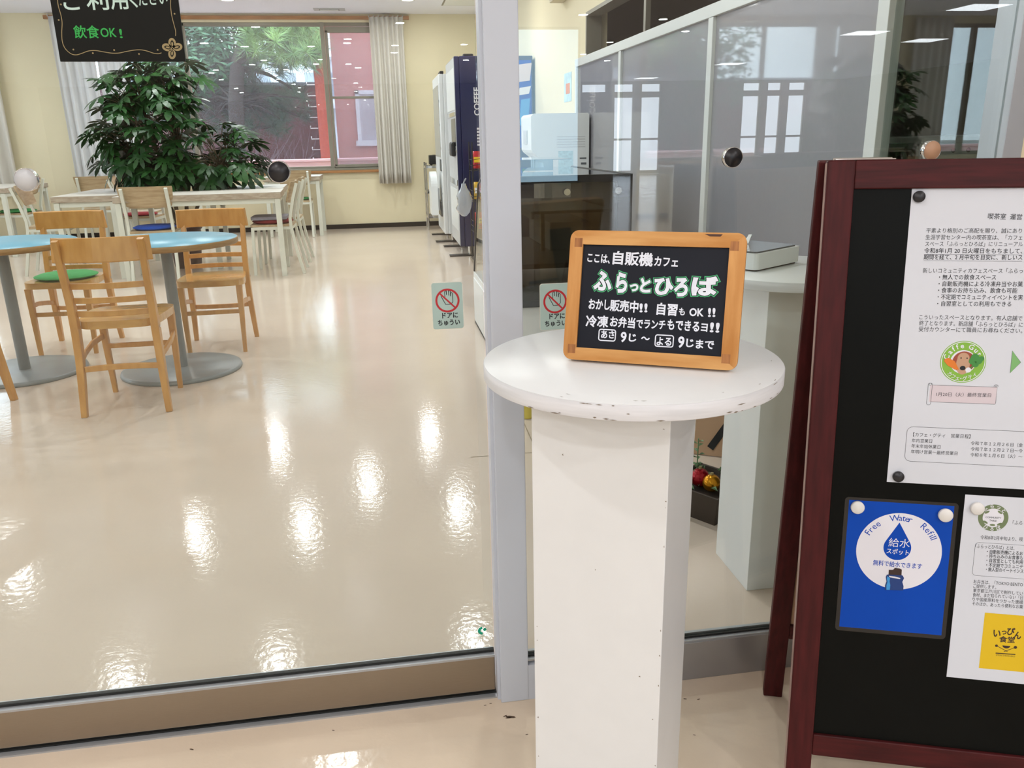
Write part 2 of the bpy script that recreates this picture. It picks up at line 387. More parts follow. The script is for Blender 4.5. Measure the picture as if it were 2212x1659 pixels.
def cloth(name, col, tr):
    m = bpy.data.materials.new(name); m.use_nodes = True; nt = m.node_tree; N, L = nt.nodes, nt.links; N.remove(N['Principled BSDF'])
    a = N.new('ShaderNodeBsdfDiffuse'); b = N.new('ShaderNodeBsdfTranslucent'); mx = N.new('ShaderNodeMixShader'); mx.inputs[0].default_value = tr
    tc = N.new('ShaderNodeTexCoord'); nz = N.new('ShaderNodeTexNoise'); nz.inputs['Scale'].default_value = 30; L.new(tc.outputs['Object'], nz.inputs['Vector'])
    rp = N.new('ShaderNodeValToRGB'); c = lin(col); rp.color_ramp.elements[0].color = tuple(x*.95 for x in c[:3])+(1,); rp.color_ramp.elements[1].color = c; L.new(nz.outputs['Fac'], rp.inputs[0])
    L.new(rp.outputs[0], a.inputs[0]); L.new(rp.outputs[0], b.inputs[0]); L.new(a.outputs[0], mx.inputs[1]); L.new(b.outputs[0], mx.inputs[2]); L.new(mx.outputs[0], N['Material Output'].inputs[0]); return m
M['curtain'] = cloth('pale_beige_curtain', '#e6e1d8', .14)
M['sheer'] = cloth('white_curtain', '#f4f4f4', .3)
rnd = random.Random(7)

# ================================================================== THE SETTING
YB = -22.0; XLR = 14.5; XLL = -9.0
struct('floor', MB().box(XLL, XLR, 1.4745, YF+.1, -.1, 0), 'floor')
struct('floor_lobby', MB().box(XLL, XLR, YB, 1.4745, -.1, 0), 'floorlobby')
struct('ceiling', MB().box(XLL, XLR, YB, YF+.1, CEIL, CEIL+.1), 'ceil')
WX0, WX1, WZ0, WZ1 = -3.75, 0.30, 0.78, 2.60          # the wide window in the far wall
W2X0, W2X1 = -6.1, -4.7
mb = MB()
mb.box(XL-.2, W2X0, YF, YF+.18, 0, CEIL).box(W2X1, WX0, YF, YF+.18, 0, CEIL).box(WX1, XR+3.6, YF, YF+.18, 0, CEIL)
mb.box(WX0, WX1, YF, YF+.18, 0, WZ0).box(WX0, WX1, YF, YF+.18, WZ1, CEIL)
mb.box(W2X0, W2X1, YF, YF+.18, 0, WZ0).box(W2X0, W2X1, YF, YF+.18, WZ1, CEIL)
struct('wall_far', mb, 'wall')
LW = ((2.6, 4.6), (5.4, 7.4), (8.2, 10.2))             # unseen windows of the left wall, put in for daylight
mb = MB(); y = YG
for a, b in LW:
    mb.box(XL-.18, XL, y, a, 0, CEIL).box(XL-.18, XL, a, b, 0, WZ0).box(XL-.18, XL, a, b, WZ1, CEIL); y = b
mb.box(XL-.18, XL, y, YF, 0, CEIL)
struct('wall_left', mb, 'wallpale')
struct('baseboard_far', MB().box(XL, XR, YF-.012, YF, 0, .06), 'base')
struct('baseboard_left', MB().box(XL, XL+.012, YG+.1, YF, 0, .06), 'base')
# right wall: solid beyond the frosted partition, a header above it
mb = MB().box(XR, XR+.15, 6.44, YF, 0, CEIL).box(XR, XR+.15, 1.62, 6.44, 2.45, CEIL).box(XR, XR+.15, 1.5, 1.62, 0, CEIL)
mb.box(XR, XR+.15, 6.16, 6.44, 1.71, 2.45)
struct('wall_right', mb, 'wall')
mb = MB()
mb.box(XR-.012, XR+.1, 2.46, 6.16, 1.975, 2.0).box(XR-.012, XR+.1, 6.135, 6.16, 1.71, 1.975).box(XR+.03, XR+.06, 4.9, 4.94, 1.71, 1.975)
struct('trim_1', mb, 'frame')
mb = MB().box(XR, XR+.15, 1.62, 6.16, 2.0, 2.45)
struct('wall_header', mb, 'wall')
struct('baseboard_right', MB().box(XR-.012, XR, 6.5, YF, 0, .06), 'base')
# frosted partition (a row of framed panels with a low frosted lower edge) and the clear pane at its near end
PZ = 1.71
part = bpy.data.objects.new('wall_partition', None); COL.objects.link(part); part['kind'] = 'structure'
posts = [(6.43, .04), (5.25, .05), (3.79, .055), (2.44, .06)]
mb = MB()
for y, w in posts: mb.box(XR-.021, XR+.029, y-w/2, y+w/2, .061, PZ-.056 if y > 2.5 else 2.45)
mb.box(XR-.022, XR+.03, 2.475, 6.45, PZ-.055, PZ).box(XR-.022, XR+.03, 2.41, 6.45, 0, .06)
mb.build('partition_frame', 'frost_post', part, .002)
for (a, _), (b, _) in zip(posts[:-1], posts[1:]):
    MB().box(XR-.004, XR+.004, b+.03, a-.02, .06, PZ-.055).build('frosted_panel', 'frost', part)
win = struct('window_3', MB().box(XR-.02, XR+.03, 1.62, 1.66, 0, 2.45).box(XR-.02, XR+.03, 1.66, 2.42, 0, .06), 'alu')
MB().box(XR, XR+.006, 1.66, 2.41, .06, 2.45).build('pane', 'glass', win)
# the unlit room behind the partition
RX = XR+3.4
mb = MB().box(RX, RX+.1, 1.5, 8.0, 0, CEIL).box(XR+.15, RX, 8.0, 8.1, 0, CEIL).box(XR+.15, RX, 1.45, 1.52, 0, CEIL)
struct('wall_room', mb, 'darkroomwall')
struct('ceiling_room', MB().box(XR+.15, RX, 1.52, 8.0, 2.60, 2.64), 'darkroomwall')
# lobby behind the viewer
mb = MB().box(1.215, XLR, 1.44, 1.52, 0, CEIL)
struct('wall_front', mb, 'wall')
BACK = ((6.1, 6.9, 0), (7.1, 7.75, 1), (7.95, 8.6, 1), (11.2, 11.8, 1), (12.0, 12.5, 1), (12.7, 13.3, 1))
mb = MB(); x = XLL
for a, b, k in BACK:
    mb.box(x, a, YB-.2, YB, 0, CEIL).box(a, b, YB-.2, YB, 2.24, 2.40).box(a, b, YB-.2, YB, 2.62, CEIL); x = b
    if not k: mb.box(a, b, YB-.2, YB, 0, 2.24)
mb.box(x, XLR, YB-.2, YB, 0, CEIL)
struct('wall_back', mb, mat('lobby_back_wall', '#857c70', rough=.7))
mb = MB()
for a, b, k in BACK:
    for xx in (a+.02, b-.02): mb.box(xx-.02, xx+.02, YB-.12, YB-.05, 0 if k else 2.4, 2.62)
    if k: mb.box(a, b, YB-.12, YB-.05, 0, .1).box(a, b, YB-.12, YB-.05, 1.0, 1.06)
struct('door_2', mb, 'frame')
struct('wall_lobby_left', MB().box(XLL-.1, XLL, YB, YG, 0, CEIL), mat('lobby_wall', '#d8d0c2', rough=.8))
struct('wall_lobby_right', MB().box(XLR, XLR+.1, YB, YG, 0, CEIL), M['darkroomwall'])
struct('wall_front_left', MB().box(XLL, -4.2, 1.44, 1.52, 0, CEIL), 'wall')
# wide window in the far wall
mb = MB()
mb.box(WX0, WX1, YF+.02, YF+.10, WZ0, WZ0+.05).box(WX0, WX1, YF+.02, YF+.10, WZ1-.04, WZ1)
mb.box(-.635, -.585, YF-.01, YF+.09, WZ0, WZ1).box(-2.35, -2.30, YF+.02, YF+.09, WZ0, WZ1).box(WX0, WX0+.04, YF+.02, YF+.1, WZ0, WZ1).box(WX1-.04, WX1, YF+.02, YF+.1, WZ0, WZ1)
w1 = struct('window_1', mb, 'frame', None, .003)
mb = MB().box(-.58, -.545, YF+.005, YF+.05, WZ0+.05, WZ1-.09).box(-.58, WX1, YF+.005, YF+.05, WZ1-.12, WZ1-.05).box(-.58, WX1, YF+.005, YF+.05, WZ0+.03, WZ0+.07)
mb.box(-.55, WX1, YF+.02, YF+.045, 1.68, 1.71)
mb.build('sash', 'frame', w1, .003)
MB().box(-2.3, -.63, YF+.05, YF+.056, WZ0+.05, WZ1-.04).build('pane', 'glasswin', w1)
MB().box(WX0+.04, -2.35, YF+.05, YF+.056, WZ0+.05, WZ1-.04).build('pane', 'glasswin', w1)
MB().box(-.55, WX1-.04, YF+.03, YF+.036, WZ0+.06, WZ1-.09).build('pane', 'screenglass', w1)
mb = MB().box(-.60, -.585, YF-.03, YF-.01, 1.60, 1.78).build('latch', 'frame', w1, .003)
w2 = struct('window_2', MB().box(W2X0, W2X1, YF+.02, YF+.1, WZ0, WZ0+.05).box(W2X0, W2X1, YF+.02, YF+.1, WZ1-.05, WZ1).box(-5.58, -5.52, YF+.02, YF+.1, WZ0, WZ1), 'frame')
MB().box(W2X0, W2X1, YF+.05, YF+.056, WZ0+.05, WZ1-.05).build('pane', 'glasswin', w2)
for a, b in LW:
    w = struct('window_%d' % (4+LW.index((a, b))), MB().box(XL-.12, XL-.02, a, b, WZ0, WZ0+.05).box(XL-.12, XL-.02, a, b, WZ1-.05, WZ1).box(XL-.12, XL-.02, (a+b)/2-.03, (a+b)/2+.03, WZ0, WZ1), 'frame')
    MB().box(XL-.07, XL-.064, a, b, WZ0+.05, WZ1-.05).build('pane', 'glasswin', w)
struct('trim_2', MB().box(WX0-.15, .50, YF-.035, YF-.001, 2.63, 2.675), 'brownwood', None, .003)      # curtain rail board
struct('trim_3', MB().box(WX0-.05, WX1+.05, YF-.05, YF-.001, .742, .775), 'brownwood', None, .003)    # sill
mb = MB().box(WX0, WX1, YF-.045, YF+.02, .776, .80); struct('trim_4', mb, 'frame', None, .002)
# glass front: pillar, sliding door, fixed pane
PX0, PX1, PY0 = .184, .243, 1.431
struct('pillar', MB().box(PX0, PX1, PY0, 1.53, 0, CEIL), 'pillar', None, .0015)
struct('trim_5', MB().box(PX0-.006, PX0+.001, PY0+.012, 1.46, 0, CEIL).box(PX1-.001, PX1+.02, PY0+.001, PY0+.03, 0, .085), 'pillar')
d = struct('door_1', MB().box(-4.2, PX0-.008, 1.461, 1.489, .0125, .100), 'steel', None, .0015)
MB().box(-4.2, PX0-.008, 1.4595, 1.4905, .0955, .1005).build('rail_lip', 'alu', d)
MB().box(-4.2, PX0-.008, 1.4705, 1.4795, .100, .1065).build('gasket', 'rubber', d)
MB().box(-4.2, PX0-.008, 1.472, 1.478, .1065, CEIL).build('pane', 'glass', d)
struct('trim_6', MB().box(-4.2, PX0-.006, 1.449, 1.462, 0, .0035).box(-4.2, PX0-.006, 1.486, 1.5, 0, .0035), 'alu')     # floor track
struct('trim_7', MB().box(-4.2, PX0-.006, 1.463, 1.486, 0, .006), 'rubber')
f = struct('window_8', MB().box(PX1+.02, 1.175, 1.432, 1.475, 0, .094), mat('dull_steel_rail', '#a9a9aa', rough=.42, metal=.75, var=.08, vscale=4), None, .001)
MB().box(PX1, 1.175, 1.434, 1.443, .094, .0985).box(PX1, 1.175, 1.456, 1.47, .094, .0985).build('rail_lip', 'alu', f)
MB().box(PX1, 1.175, 1.443, 1.456, .0945, .103).build('gasket', 'rubber', f)
MB().box(PX1, 1.175, 1.446, 1.452, .103, CEIL).build('pane', 'glass', f)
struct('trim_8', MB().box(1.175, 1.215, 1.43, 1.5, 0, CEIL), 'alu', None, .001)
# a cut in the floor covering beside the pillar, and scuffs
mb = MB()
a, b, c, e = atz(1131, 912), atz(1153, 962), atz(1130, 979), atz(1154, 978)
mb.strip([(a.x-.02, a.y+.1), (a.x, a.y), (b.x, b.y), (b.x-.02, b.y-.15)], .004, .0008).strip([(c.x-.2, c.y), (e.x+.2, e.y)], .004, .0008)
struct('floor_seam', mb, mat('floor_joint', '#8c7c62', rough=.8))
mb = MB()
for px, py, w in ((1098, 1551, .004), (1103, 1549, .007), (1091, 1547, .003), (414, 1619, .003), (500, 1571, .002), (1060, 1520, .002), (1480, 1510, .0025), (1509, 1511, .0025), (1500, 1588, .002), (1138, 1587, .002), (720, 1578, .002), (378, 1580, .0025), (1048, 1524, .002)):
    p = atz(px, py); a = rnd.uniform(-.5, .9)
    mb.poly([(p.x+w*(1.6*math.cos(t)*math.cos(a)-.5*math.sin(t)*math.sin(a)), p.y+w*(1.6*math.cos(t)*math.sin(a)+.5*math.sin(t)*math.cos(a))) for t in [2*PI*k/7 for k in range(7)]], .0006)
struct('floor_scuff', mb, 'scuff')

# ceiling fittings
proto = {}
for i, (x, y, w, place) in enumerate(LAMPS):
    lab = 'round recessed downlight in the cafe ceiling, white rim, lit' if place == 'cafe' else 'round recessed downlight in the lobby ceiling behind the viewer, lit'
    if i == 0:
        t = thing('downlight', lab, 'ceiling light', (x, y, CEIL), 0, 'downlights of the ' + place)
        MB().lathe([(.062, -.001), (.08, -.001), (.082, -.006), (.066, -.008), (.062, -.001)], 24).build('rim', 'whiteplastic', t)
        MB().lathe([(0, -.0035), (.063, -.0035), (.063, -.001), (0, -.001)], 24).build('lens', 'lens', t); proto['d'] = t
    else: dup(proto['d'], (x, y, CEIL), 0, lab, 'downlights of the ' + place)
for i, (x, yv) in enumerate(((8.02, 10.6), (8.06, 13.32), (8.2, 19.02), (7.64, 23.5), (9.89, 14.39))):
    lab = 'square lit ceiling panel in the lobby ceiling behind the viewer'
    if i == 0:
        t = thing('ceiling_panel_light', lab, 'ceiling light', (x, 2.9-yv, CEIL), 0, 'panel lights of the lobby')
        MB().box(-.31, .31, -.31, .31, -.012, -.001).build('frame', 'whiteplastic', t)
        MB().box(-.28, .28, -.28, .28, -.015, -.0125).build('diffuser', 'troffer', t); proto['t'] = t
    else: dup(proto['t'], (x, 2.9-yv, CEIL), 0, lab)
t = thing('ceiling_vent', 'slot air vent in the white ceiling above the window mullion', 'vent', (-.48, 11.03, CEIL))
MB().box(-.19, .19, -.11, .11, -.006, -.0005).build('plate', 'greyplastic', t, .002)
MB().box(-.12, .12, -.02, .03, -.0085, -.0062).build('slot', 'blackplastic', t)
MB().box(-.11, .11, -.045, .02, -.014, -.0088).build('blade', 'whiteplastic', t)
t = thing('ceiling_hatch', 'square access hatch in the cafe ceiling near the vending machines', 'hatch', (1.14, 10.42, CEIL))
MB().box(-.27, .27, -.27, .27, -.004, -.0005).build('frame', 'frame', t); MB().box(-.25, .25, -.25, .25, -.006, -.0042).build('panel', 'whitepaint', t)

# curtains: a gathered sheet of cloth on hooks
def curtain(name, label, x0, x1, y, z0, z1, folds, amp, m, seed):
    r = random.Random(seed); n = folds*10; rows = []
    ph = [r.uniform(-.6, .6) for _ in range(8)]
    for k in range(15):
        f = k/14; z = z1+(z0-z1)*f; row = []
        for i in range(n+1):
            u = i/n; a = u*folds*2*PI
            w = amp*(.45+.55*f)*(math.sin(a+ph[0]*f)+.35*math.sin(a*.5+ph[1]+ph[2]*f*2)+.2*math.sin(2*a+ph[3]))
            row.append((x0+(x1-x0)*u+.012*math.sin(a*.5+ph[4])*f, y+w, z))
        rows.append(row)
    t = thing(name, label, 'curtain', ((x0+x1)/2, y, z0)); off = V(((x0+x1)/2, y, z0))
    mb = MB().ring([[V(p)-off for p in q] for q in rows], True, False, False); o = mb.build('cloth', m, t)
    sm = o.modifiers.new('thickness', 'SOLIDIFY'); sm.thickness = .003
    for i in range(folds+1): MB().box((x0+(x1-x0)*i/folds)-.004-off.x, (x0+(x1-x0)*i/folds)+.004-off.x, -.004, .004, z1-z0-.005, z1-z0+.02).build('hook', 'greyplastic', t)
curtain('curtain', 'beige curtain gathered at the right end of the wide window', -.01, .42, YF-.10, .59, 2.655, 7, .035, 'curtain', 3)
curtain('curtain', 'white curtain gathered at the left end of the wide window, nearest the cream wall', -3.82, -3.36, YF-.11, .60, 2.655, 5, .04, 'sheer', 5)
curtain('curtain', 'white curtain hanging just behind the big plant', -3.34, -3.02, YF-.09, .62, 2.655, 4, .03, 'sheer', 6)
curtain('curtain', 'pale curtain at the far left edge of the picture', -5.10, -4.50, YF-.11, .60, 2.655, 5, .04, 'curtain', 8)

# ================================================================== FURNITURE
def leg4(t, x0, x1, y0, y1, w, z, m): 
    for x, y in ((x0, y0), (x1, y0), (x0, y1), (x1, y1)):
        MB().box(x-w/2, x+w/2, y-w/2, y+w/2, .004, z).box(x-w/2-.001, x+w/2+.001, y-w/2-.001, y+w/2+.001, 0, .004).build('leg', m, t, .002)

# round pedestal tables with blue tops
def round_table(label, x, y, r=.355, h=.69, rb=.30, first=[None]):
    if first[0]: return dup(first[0], (x, y, 0), .7, label)
    t = thing('round_table', label, 'table', (x, y, 0), 0, 'blue topped pedestal tables')
    MB().lathe([(0, h-.03), (r-.004, h-.03), (r, h-.027), (r, h-.0025), (r-.002, h-.001)], 72).build('top_edge', 'beechedge', t)
    MB().lathe([(0, h-.0012), (r-.003, h-.0012), (r-.004, h), (0, h)], 72).build('tabletop', 'bluetop', t)
    MB().lathe([(0, 0), (rb, 0), (rb+.004, .006), (rb, .018), (rb-.012, .022), (0, .024)], 64).build('base', 'greymetal', t)
    MB().lathe([(.028, .022), (.028, h-.035)], 28).build('column', 'greymetal', t)
    MB().lathe([(0, h-.04), (.13, h-.04), (.13, h-.031), (0, h-.031)], 28).build('mounting_plate', 'greymetal', t)
    first[0] = t; return t
round_table('blue topped round table behind the chair whose back faces the viewer', -1.10, 4.355)
round_table('blue topped round table cut by the left edge of the picture', -1.93, 4.49)

# beech cafe chair: curved slatted back, splayed rear legs
def beech_chair(label, x, y, rz, first=[None]):
    if first[0]: return dup(first[0], (x, y, 0), rz, label)
    t = thing('wooden_chair', label, 'chair', (x, y, 0), rz, 'beech chairs at the blue tables')
    sh = .42
    seat = []
    for k in range(44):
        a = 2*PI*k/44; c, s = math.cos(a), math.sin(a); e = .42
        px = abs(c)**e*(1 if c > 0 else -1); py = abs(s)**e*(1 if s > 0 else -1)
        seat.append((px*(.178+.014*py), py*.185+.01))
    MB().prism(seat, sh-.034, sh).build('seat', 'beechseat', t, .009, 3)
    for s in (-1, 1):
        pts = [(s*.178, -.205, 0), (s*.172, -.19, .12), (s*.166, -.172, .26), (s*.164, -.165, .38), (s*.164, -.172, .50), (s*.166, -.196, .64), (s*.168, -.220, .775)]
        MB().sweep(pts, [.026, .029, .032, .033, .031, .028, .025], [.028, .034, .040, .046, .040, .034, .028], (1, 0, 0)).build('rear_leg', 'beech', t, .004)
        MB().sweep([(s*.150, .172, 0), (s*.154, .166, .2), (s*.156, .162, sh-.034)], [.022, .028, .034], [.022, .028, .034], (1, 0, 0)).build('front_leg', 'beech', t, .004)
        MB().sweep([(s*.163, -.168, .245), (s*.172, -.08, .262), (s*.174, .03, .278), (s*.160, .152, .285)], .026, .013, (0, 0, 1)).build('side_stretcher', 'beech', t, .003)
        bz = MB().cyl((s*.1815, -.168, .385), (s*.1845, -.168, .385), .007, None, 12); bz.build('screw', 'chrome', t)
    def arc(w, bow, y, z, n=12): return [(-w+2*w*i/n, y-bow*(1-(2*i/n-1)**2), z) for i in range(n+1)]
    MB().sweep(arc(.152, -.020, -.178, .21), .026, .013, (0, 0, 1)).build('rear_stretcher', 'beech', t, .003)
    MB().sweep(arc(.140, .0, .155, .235), .024, .013, (0, 0, 1)).build('front_stretcher', 'beech', t, .003)
    MB().sweep(arc(.195, .045, -.178, .732, 16), .105, .018, (0, .17, 1)).build('backrest', 'beech', t, .005)
    for z, yy in ((.578, -.178), (.515, -.168), (.455, -.160)):
        MB().sweep(arc(.155, .026, yy, z), .026, .011, (0, .1, 1)).build('slat', 'beech', t, .003)
    first[0] = t; return t
beech_chair('wooden chair in front of the blue tables with its slatted back to the viewer', -1.185, 3.845, .02)
beech_chair('wooden chair facing the viewer across the right blue table', -.985, 4.855, PI+.04)
beech_chair('wooden chair with a round green cushion on its seat', -1.835, 5.03, PI-.02)
beech_chair('wooden chair of which only one leg shows at the left edge', -2.04, 3.885, 1.22)

def cushion(name, label, c, m, r=.165, th=.028, cat='cushion', square=False):
    t = thing(name, label, cat, c)
    if square: MB().prism(rrect(-r, r, -r, r, .03), 0, th).build('pad', m, t, .009, 3)
    else:
        MB().lathe([(0, 0), (r*.85, .001), (r, th*.4), (r*.99, th*.62), (r*.85, th*.93), (0, th)], 40).build('pad', m, t)
        MB().tube([(r*1.0*math.cos(a), r*1.0*math.sin(a), th*.5) for a in [2*PI*k/40 for k in range(41)]], .0035, 6).build('piping', m, t)
    return t
cushion('seat_cushion', 'round green felt cushion on the wooden chair beside the blue tables', (-1.835, 5.02, .421), 'green')

# white tube chairs with limed oak seat and back
def tube_chair(label, x, y, rz, first=[None]):
    if first[0]: return dup(first[0], (x, y, 0), rz, label)
    t = thing('tube_chair', label, 'chair', (x, y, 0), rz, 'white tube chairs at the white tables')
    MB().prism(rrect(-.19, .19, -.18, .19, .03), .428, .446).build('seat', 'oakback', t, .004)
    for s in (-1, 1):
        MB().sweep([(s*.185, -.245, 0), (s*.182, -.20, .2), (s*.178, -.165, .42), (s*.178, -.163, .5), (s*.178, -.20, .66), (s*.178, -.245, .80)], .026, .026, (1, 0, 0)).build('rear_leg', 'whitemetal', t, .003)
        MB().sweep([(s*.180, .185, 0), (s*.178, .170, .425)], .026, .026, (1, 0, 0)).build('front_leg', 'whitemetal', t, .003)
        MB().box(s*.178-.012, s*.178+.012, -.165, .17, .400, .427).build('side_rail', 'whitemetal', t, .002)
    MB().box(-.166, .166, .157, .181, .400, .427).build('front_rail', 'whitemetal', t, .002)
    MB().box(-.166, .166, -.178, -.154, .400, .427).build('rear_rail', 'whitemetal', t, .002)
    n = 14; a = []
    for z, w, y in ((.635, .155, -.178), (.650, .190, -.182), (.72, .212, -.204), (.80, .222, -.229), (.815, .220, -.234)):
        row = [(-w+2*w*i/n, y+.030*(2*i/n-1)**2, z) for i in range(n+1)]
        a.append(row+[(p[0], p[1]+.012, p[2]) for p in reversed(row)])
    MB().ring(a, False).build('backrest', 'oakback', t, .003)
    first[0] = t; return t
tube_chair('white tube chair with a blue cushion, its back to the viewer, behind the blue tables', -1.965, 7.55, .03)
tube_chair('white tube chair at the right end of the white table, nearest the viewer', -.98, 7.74, PI/2)
tube_chair('white tube chair at the right end of the white table, farther of the two', -.98, 8.46, PI/2)
tube_chair('white tube chair with its back to the viewer under the table by the window', -1.06, 10.76, .02)
tube_chair('white tube chair with a green cushion at the table by the left edge', -4.08, 10.12, PI/2-.1)
tube_chair('white tube chair facing right at the left end of the white tables', -3.08, 8.30, -PI/2+.12)
tube_chair('white tube chair with a red cushion on the far side of the white tables', -2.50, 9.12, PI-.08)
tube_chair('white tube chair standing beside the curtain at the far table', -3.28, 10.42, .15)
tube_chair('white tube chair with its seat turned away between the two left tables', -2.66, 9.72, -PI/2)
cushion('seat_cushion', 'round blue felt cushion on the white chair behind the blue tables', (-1.965, 7.535, .447), 'blue', .175, .035)
cushion('seat_cushion', 'dark red round cushion under a grey square one on the white chair', (-.99, 7.74, .447), 'darkred', .18, .038)
cushion('seat_cushion', 'grey square cushion stacked on the dark red cushion', (-1.01, 7.74, .486), 'greycloth', .155, .026, square=True)
cushion('seat_cushion', 'green cushion on the white chair at the table by the left edge', (-4.09, 10.12, .447), 'green', .19, .03)
cushion('seat_cushion', 'bright red cushion on the white chair on the far side of the white tables', (-2.50, 9.10, .447), 'red', .17, .028)
cushion('seat_cushion', 'green cushion on the white chair under the window table', (-1.06, 10.79, .447), 'green', .17, .028)

def white_table(label, x0, x1, y0, y1, h=.735, rz=0):
    t = thing('white_table', label, 'table', ((x0+x1)/2, (y0+y1)/2, 0), rz, 'white washed tables')
    a, b = (x1-x0)/2, (y1-y0)/2
    MB().box(-a, a, -b, b, h-.052, h-.002).build('top_edge', 'washededge', t, .003)
    MB().box(-a+.001, a-.001, -b+.001, b-.001, h-.0018, h).build('tabletop', 'washed', t)
    leg4(t, -a+.035, a-.035, -b+.035, b-.035, .045, h-.053, 'whitemetal')
    for s in (-1, 1):
        MB().box(-a+.058, a-.058, s*(b-.035)-.014, s*(b-.035)+.014, h-.095, h-.053).build('apron', 'whitemetal', t, .002)
        MB().box(s*(a-.035)-.014, s*(a-.035)+.014, -b+.058, b-.058, h-.095, h-.053).build('apron', 'whitemetal', t, .002)
    return t
white_table('long white washed table in front of the big plant', -2.25, -.88, 7.40, 8.02, rz=.06)
white_table('white washed table tucked behind the right half of the long one', -1.62, -.93, 8.09, 8.82, rz=.05)
white_table('white washed table standing end on at the left of the long one', -2.82, -2.29, 7.66, 8.90)
white_table('white washed table against the window wall near the curtain', -1.43, -.74, 10.62, 11.27)
white_table('white washed table cut by the left edge of the picture', -5.3, -3.97, 9.60, 10.80)
white_table('white washed table under the window beside the left curtain', -3.30, -2.20, 10.72, 11.25)

# ------------------------------------------------------------------ the big potted fatsia
def fatsia():
    r = random.Random(21)
    t = thing('potted_fatsia', 'tall potted plant with hand shaped dark leaves between the white tables and window', 'plant', (-1.9, 8.28, 0))
    MB().lathe([(0, 0), (.115, 0), (.125, .02), (.155, .36), (.17, .37), (.17, .42), (.155, .42), (.15, .38), (0, .375)], 40).build('pot', 'pot', t)
    MB().lathe([(0, .376), (.148, .378), (0, .386)], 24).build('soil', 'soil', t)
    mbs = MB(); mb = MB()
    def leaf(c, out, size, droop):
        c = V(c); f = (V(out)+V((0, 0, -droop))).normalized(); side = f.cross(V((0, 0, 1)))
        side = side.normalized() if side.length > .05 else V((1, 0, 0)); up = side.cross(f).normalized()
        tw = r.uniform(-.5, .5); side = (side*math.cos(tw)+up*math.sin(tw)).normalized(); up = side.cross(f).normalized()
        for k in range(8):
            a = math.radians(-128+256*k/7); L = size*(1-.38*abs(a)/2.3)*r.uniform(.9, 1.08)
            d = f*math.cos(a)+side*math.sin(a); w = side*math.cos(a)-f*math.sin(a)
            P = lambda u, s: c+d*L*u+w*L*s-up*L*(.34*u*u)+up*L*(.1*u)
            mb.add([P(0, 0), P(.22, .09), P(.22, -.09), P(.45, .145), P(.40, .085), P(.45, -.145), P(.40, -.085), P(.66, .15), P(.66, -.15), P(.60, .125), P(.60, -.125), P(.82, .10), P(.82, -.10), P(1, 0)],
                   [(0, 2, 1), (1, 2, 6, 4), (4, 6, 5, 10, 9, 3), (9, 10, 8, 12, 11, 7), (11, 12, 13)], False)
    stems = [((-.02, 0, .38), (-.10, -.02, .9), (-.22, .05, 1.45)), ((.03, .02, .38), (.05, .05, .85), (.02, .1, 1.6)), ((.05, -.02, .38), (.22, -.05, .7), (.48, 0, .98)), ((-.04, .02, .38), (-.2, .08, .8), (-.42, .05, 1.15))]
    for s in stems: mbs.tube([V(s[0]), V(s[0]).lerp(V(s[1]), .5)+V((.01, 0, 0)), V(s[1]), V(s[2])], [.022, .018, .015, .008], 8)
    blobs = [((-.20, .05, 1.30), (.60, .44, .62), 160), ((.36, 0, 1.04), (.46, .34, .36), 70), ((-.12, .05, 1.68), (.50, .34, .27), 44), ((-.10, -.05, .92), (.42, .3, .2), 40)]
    for c, rad, n in blobs:
        for k in range(n):
            while True:
                d = V((r.gauss(0, 1), r.gauss(0, 1), r.gauss(0, 1)))
                if d.length > .1: break
            d.normalize(); q = r.uniform(.45, .98)
            p = V((c[0]+d.x*rad[0]*q, c[1]+d.y*rad[1]*q, c[2]+d.z*rad[2]*q))
            if p.z < .80: p.z = .80+r.uniform(0, .1)
            out = V((d.x, d.y, d.z*.5)); s = min(stems, key=lambda s: (V(s[2])-p).length); b = V(s[1]).lerp(V(s[2]), r.uniform(.2, 1))
            mbs.tube([b, b.lerp(p, .6)+V((0, 0, .04)), p], [.005, .004, .003], 4)
            leaf(p, out, r.uniform(.15, .225), r.uniform(.15, .75))
    mbs.build('stems', 'stem', t); mb.build('leaves', 'leaf', t)
fatsia()

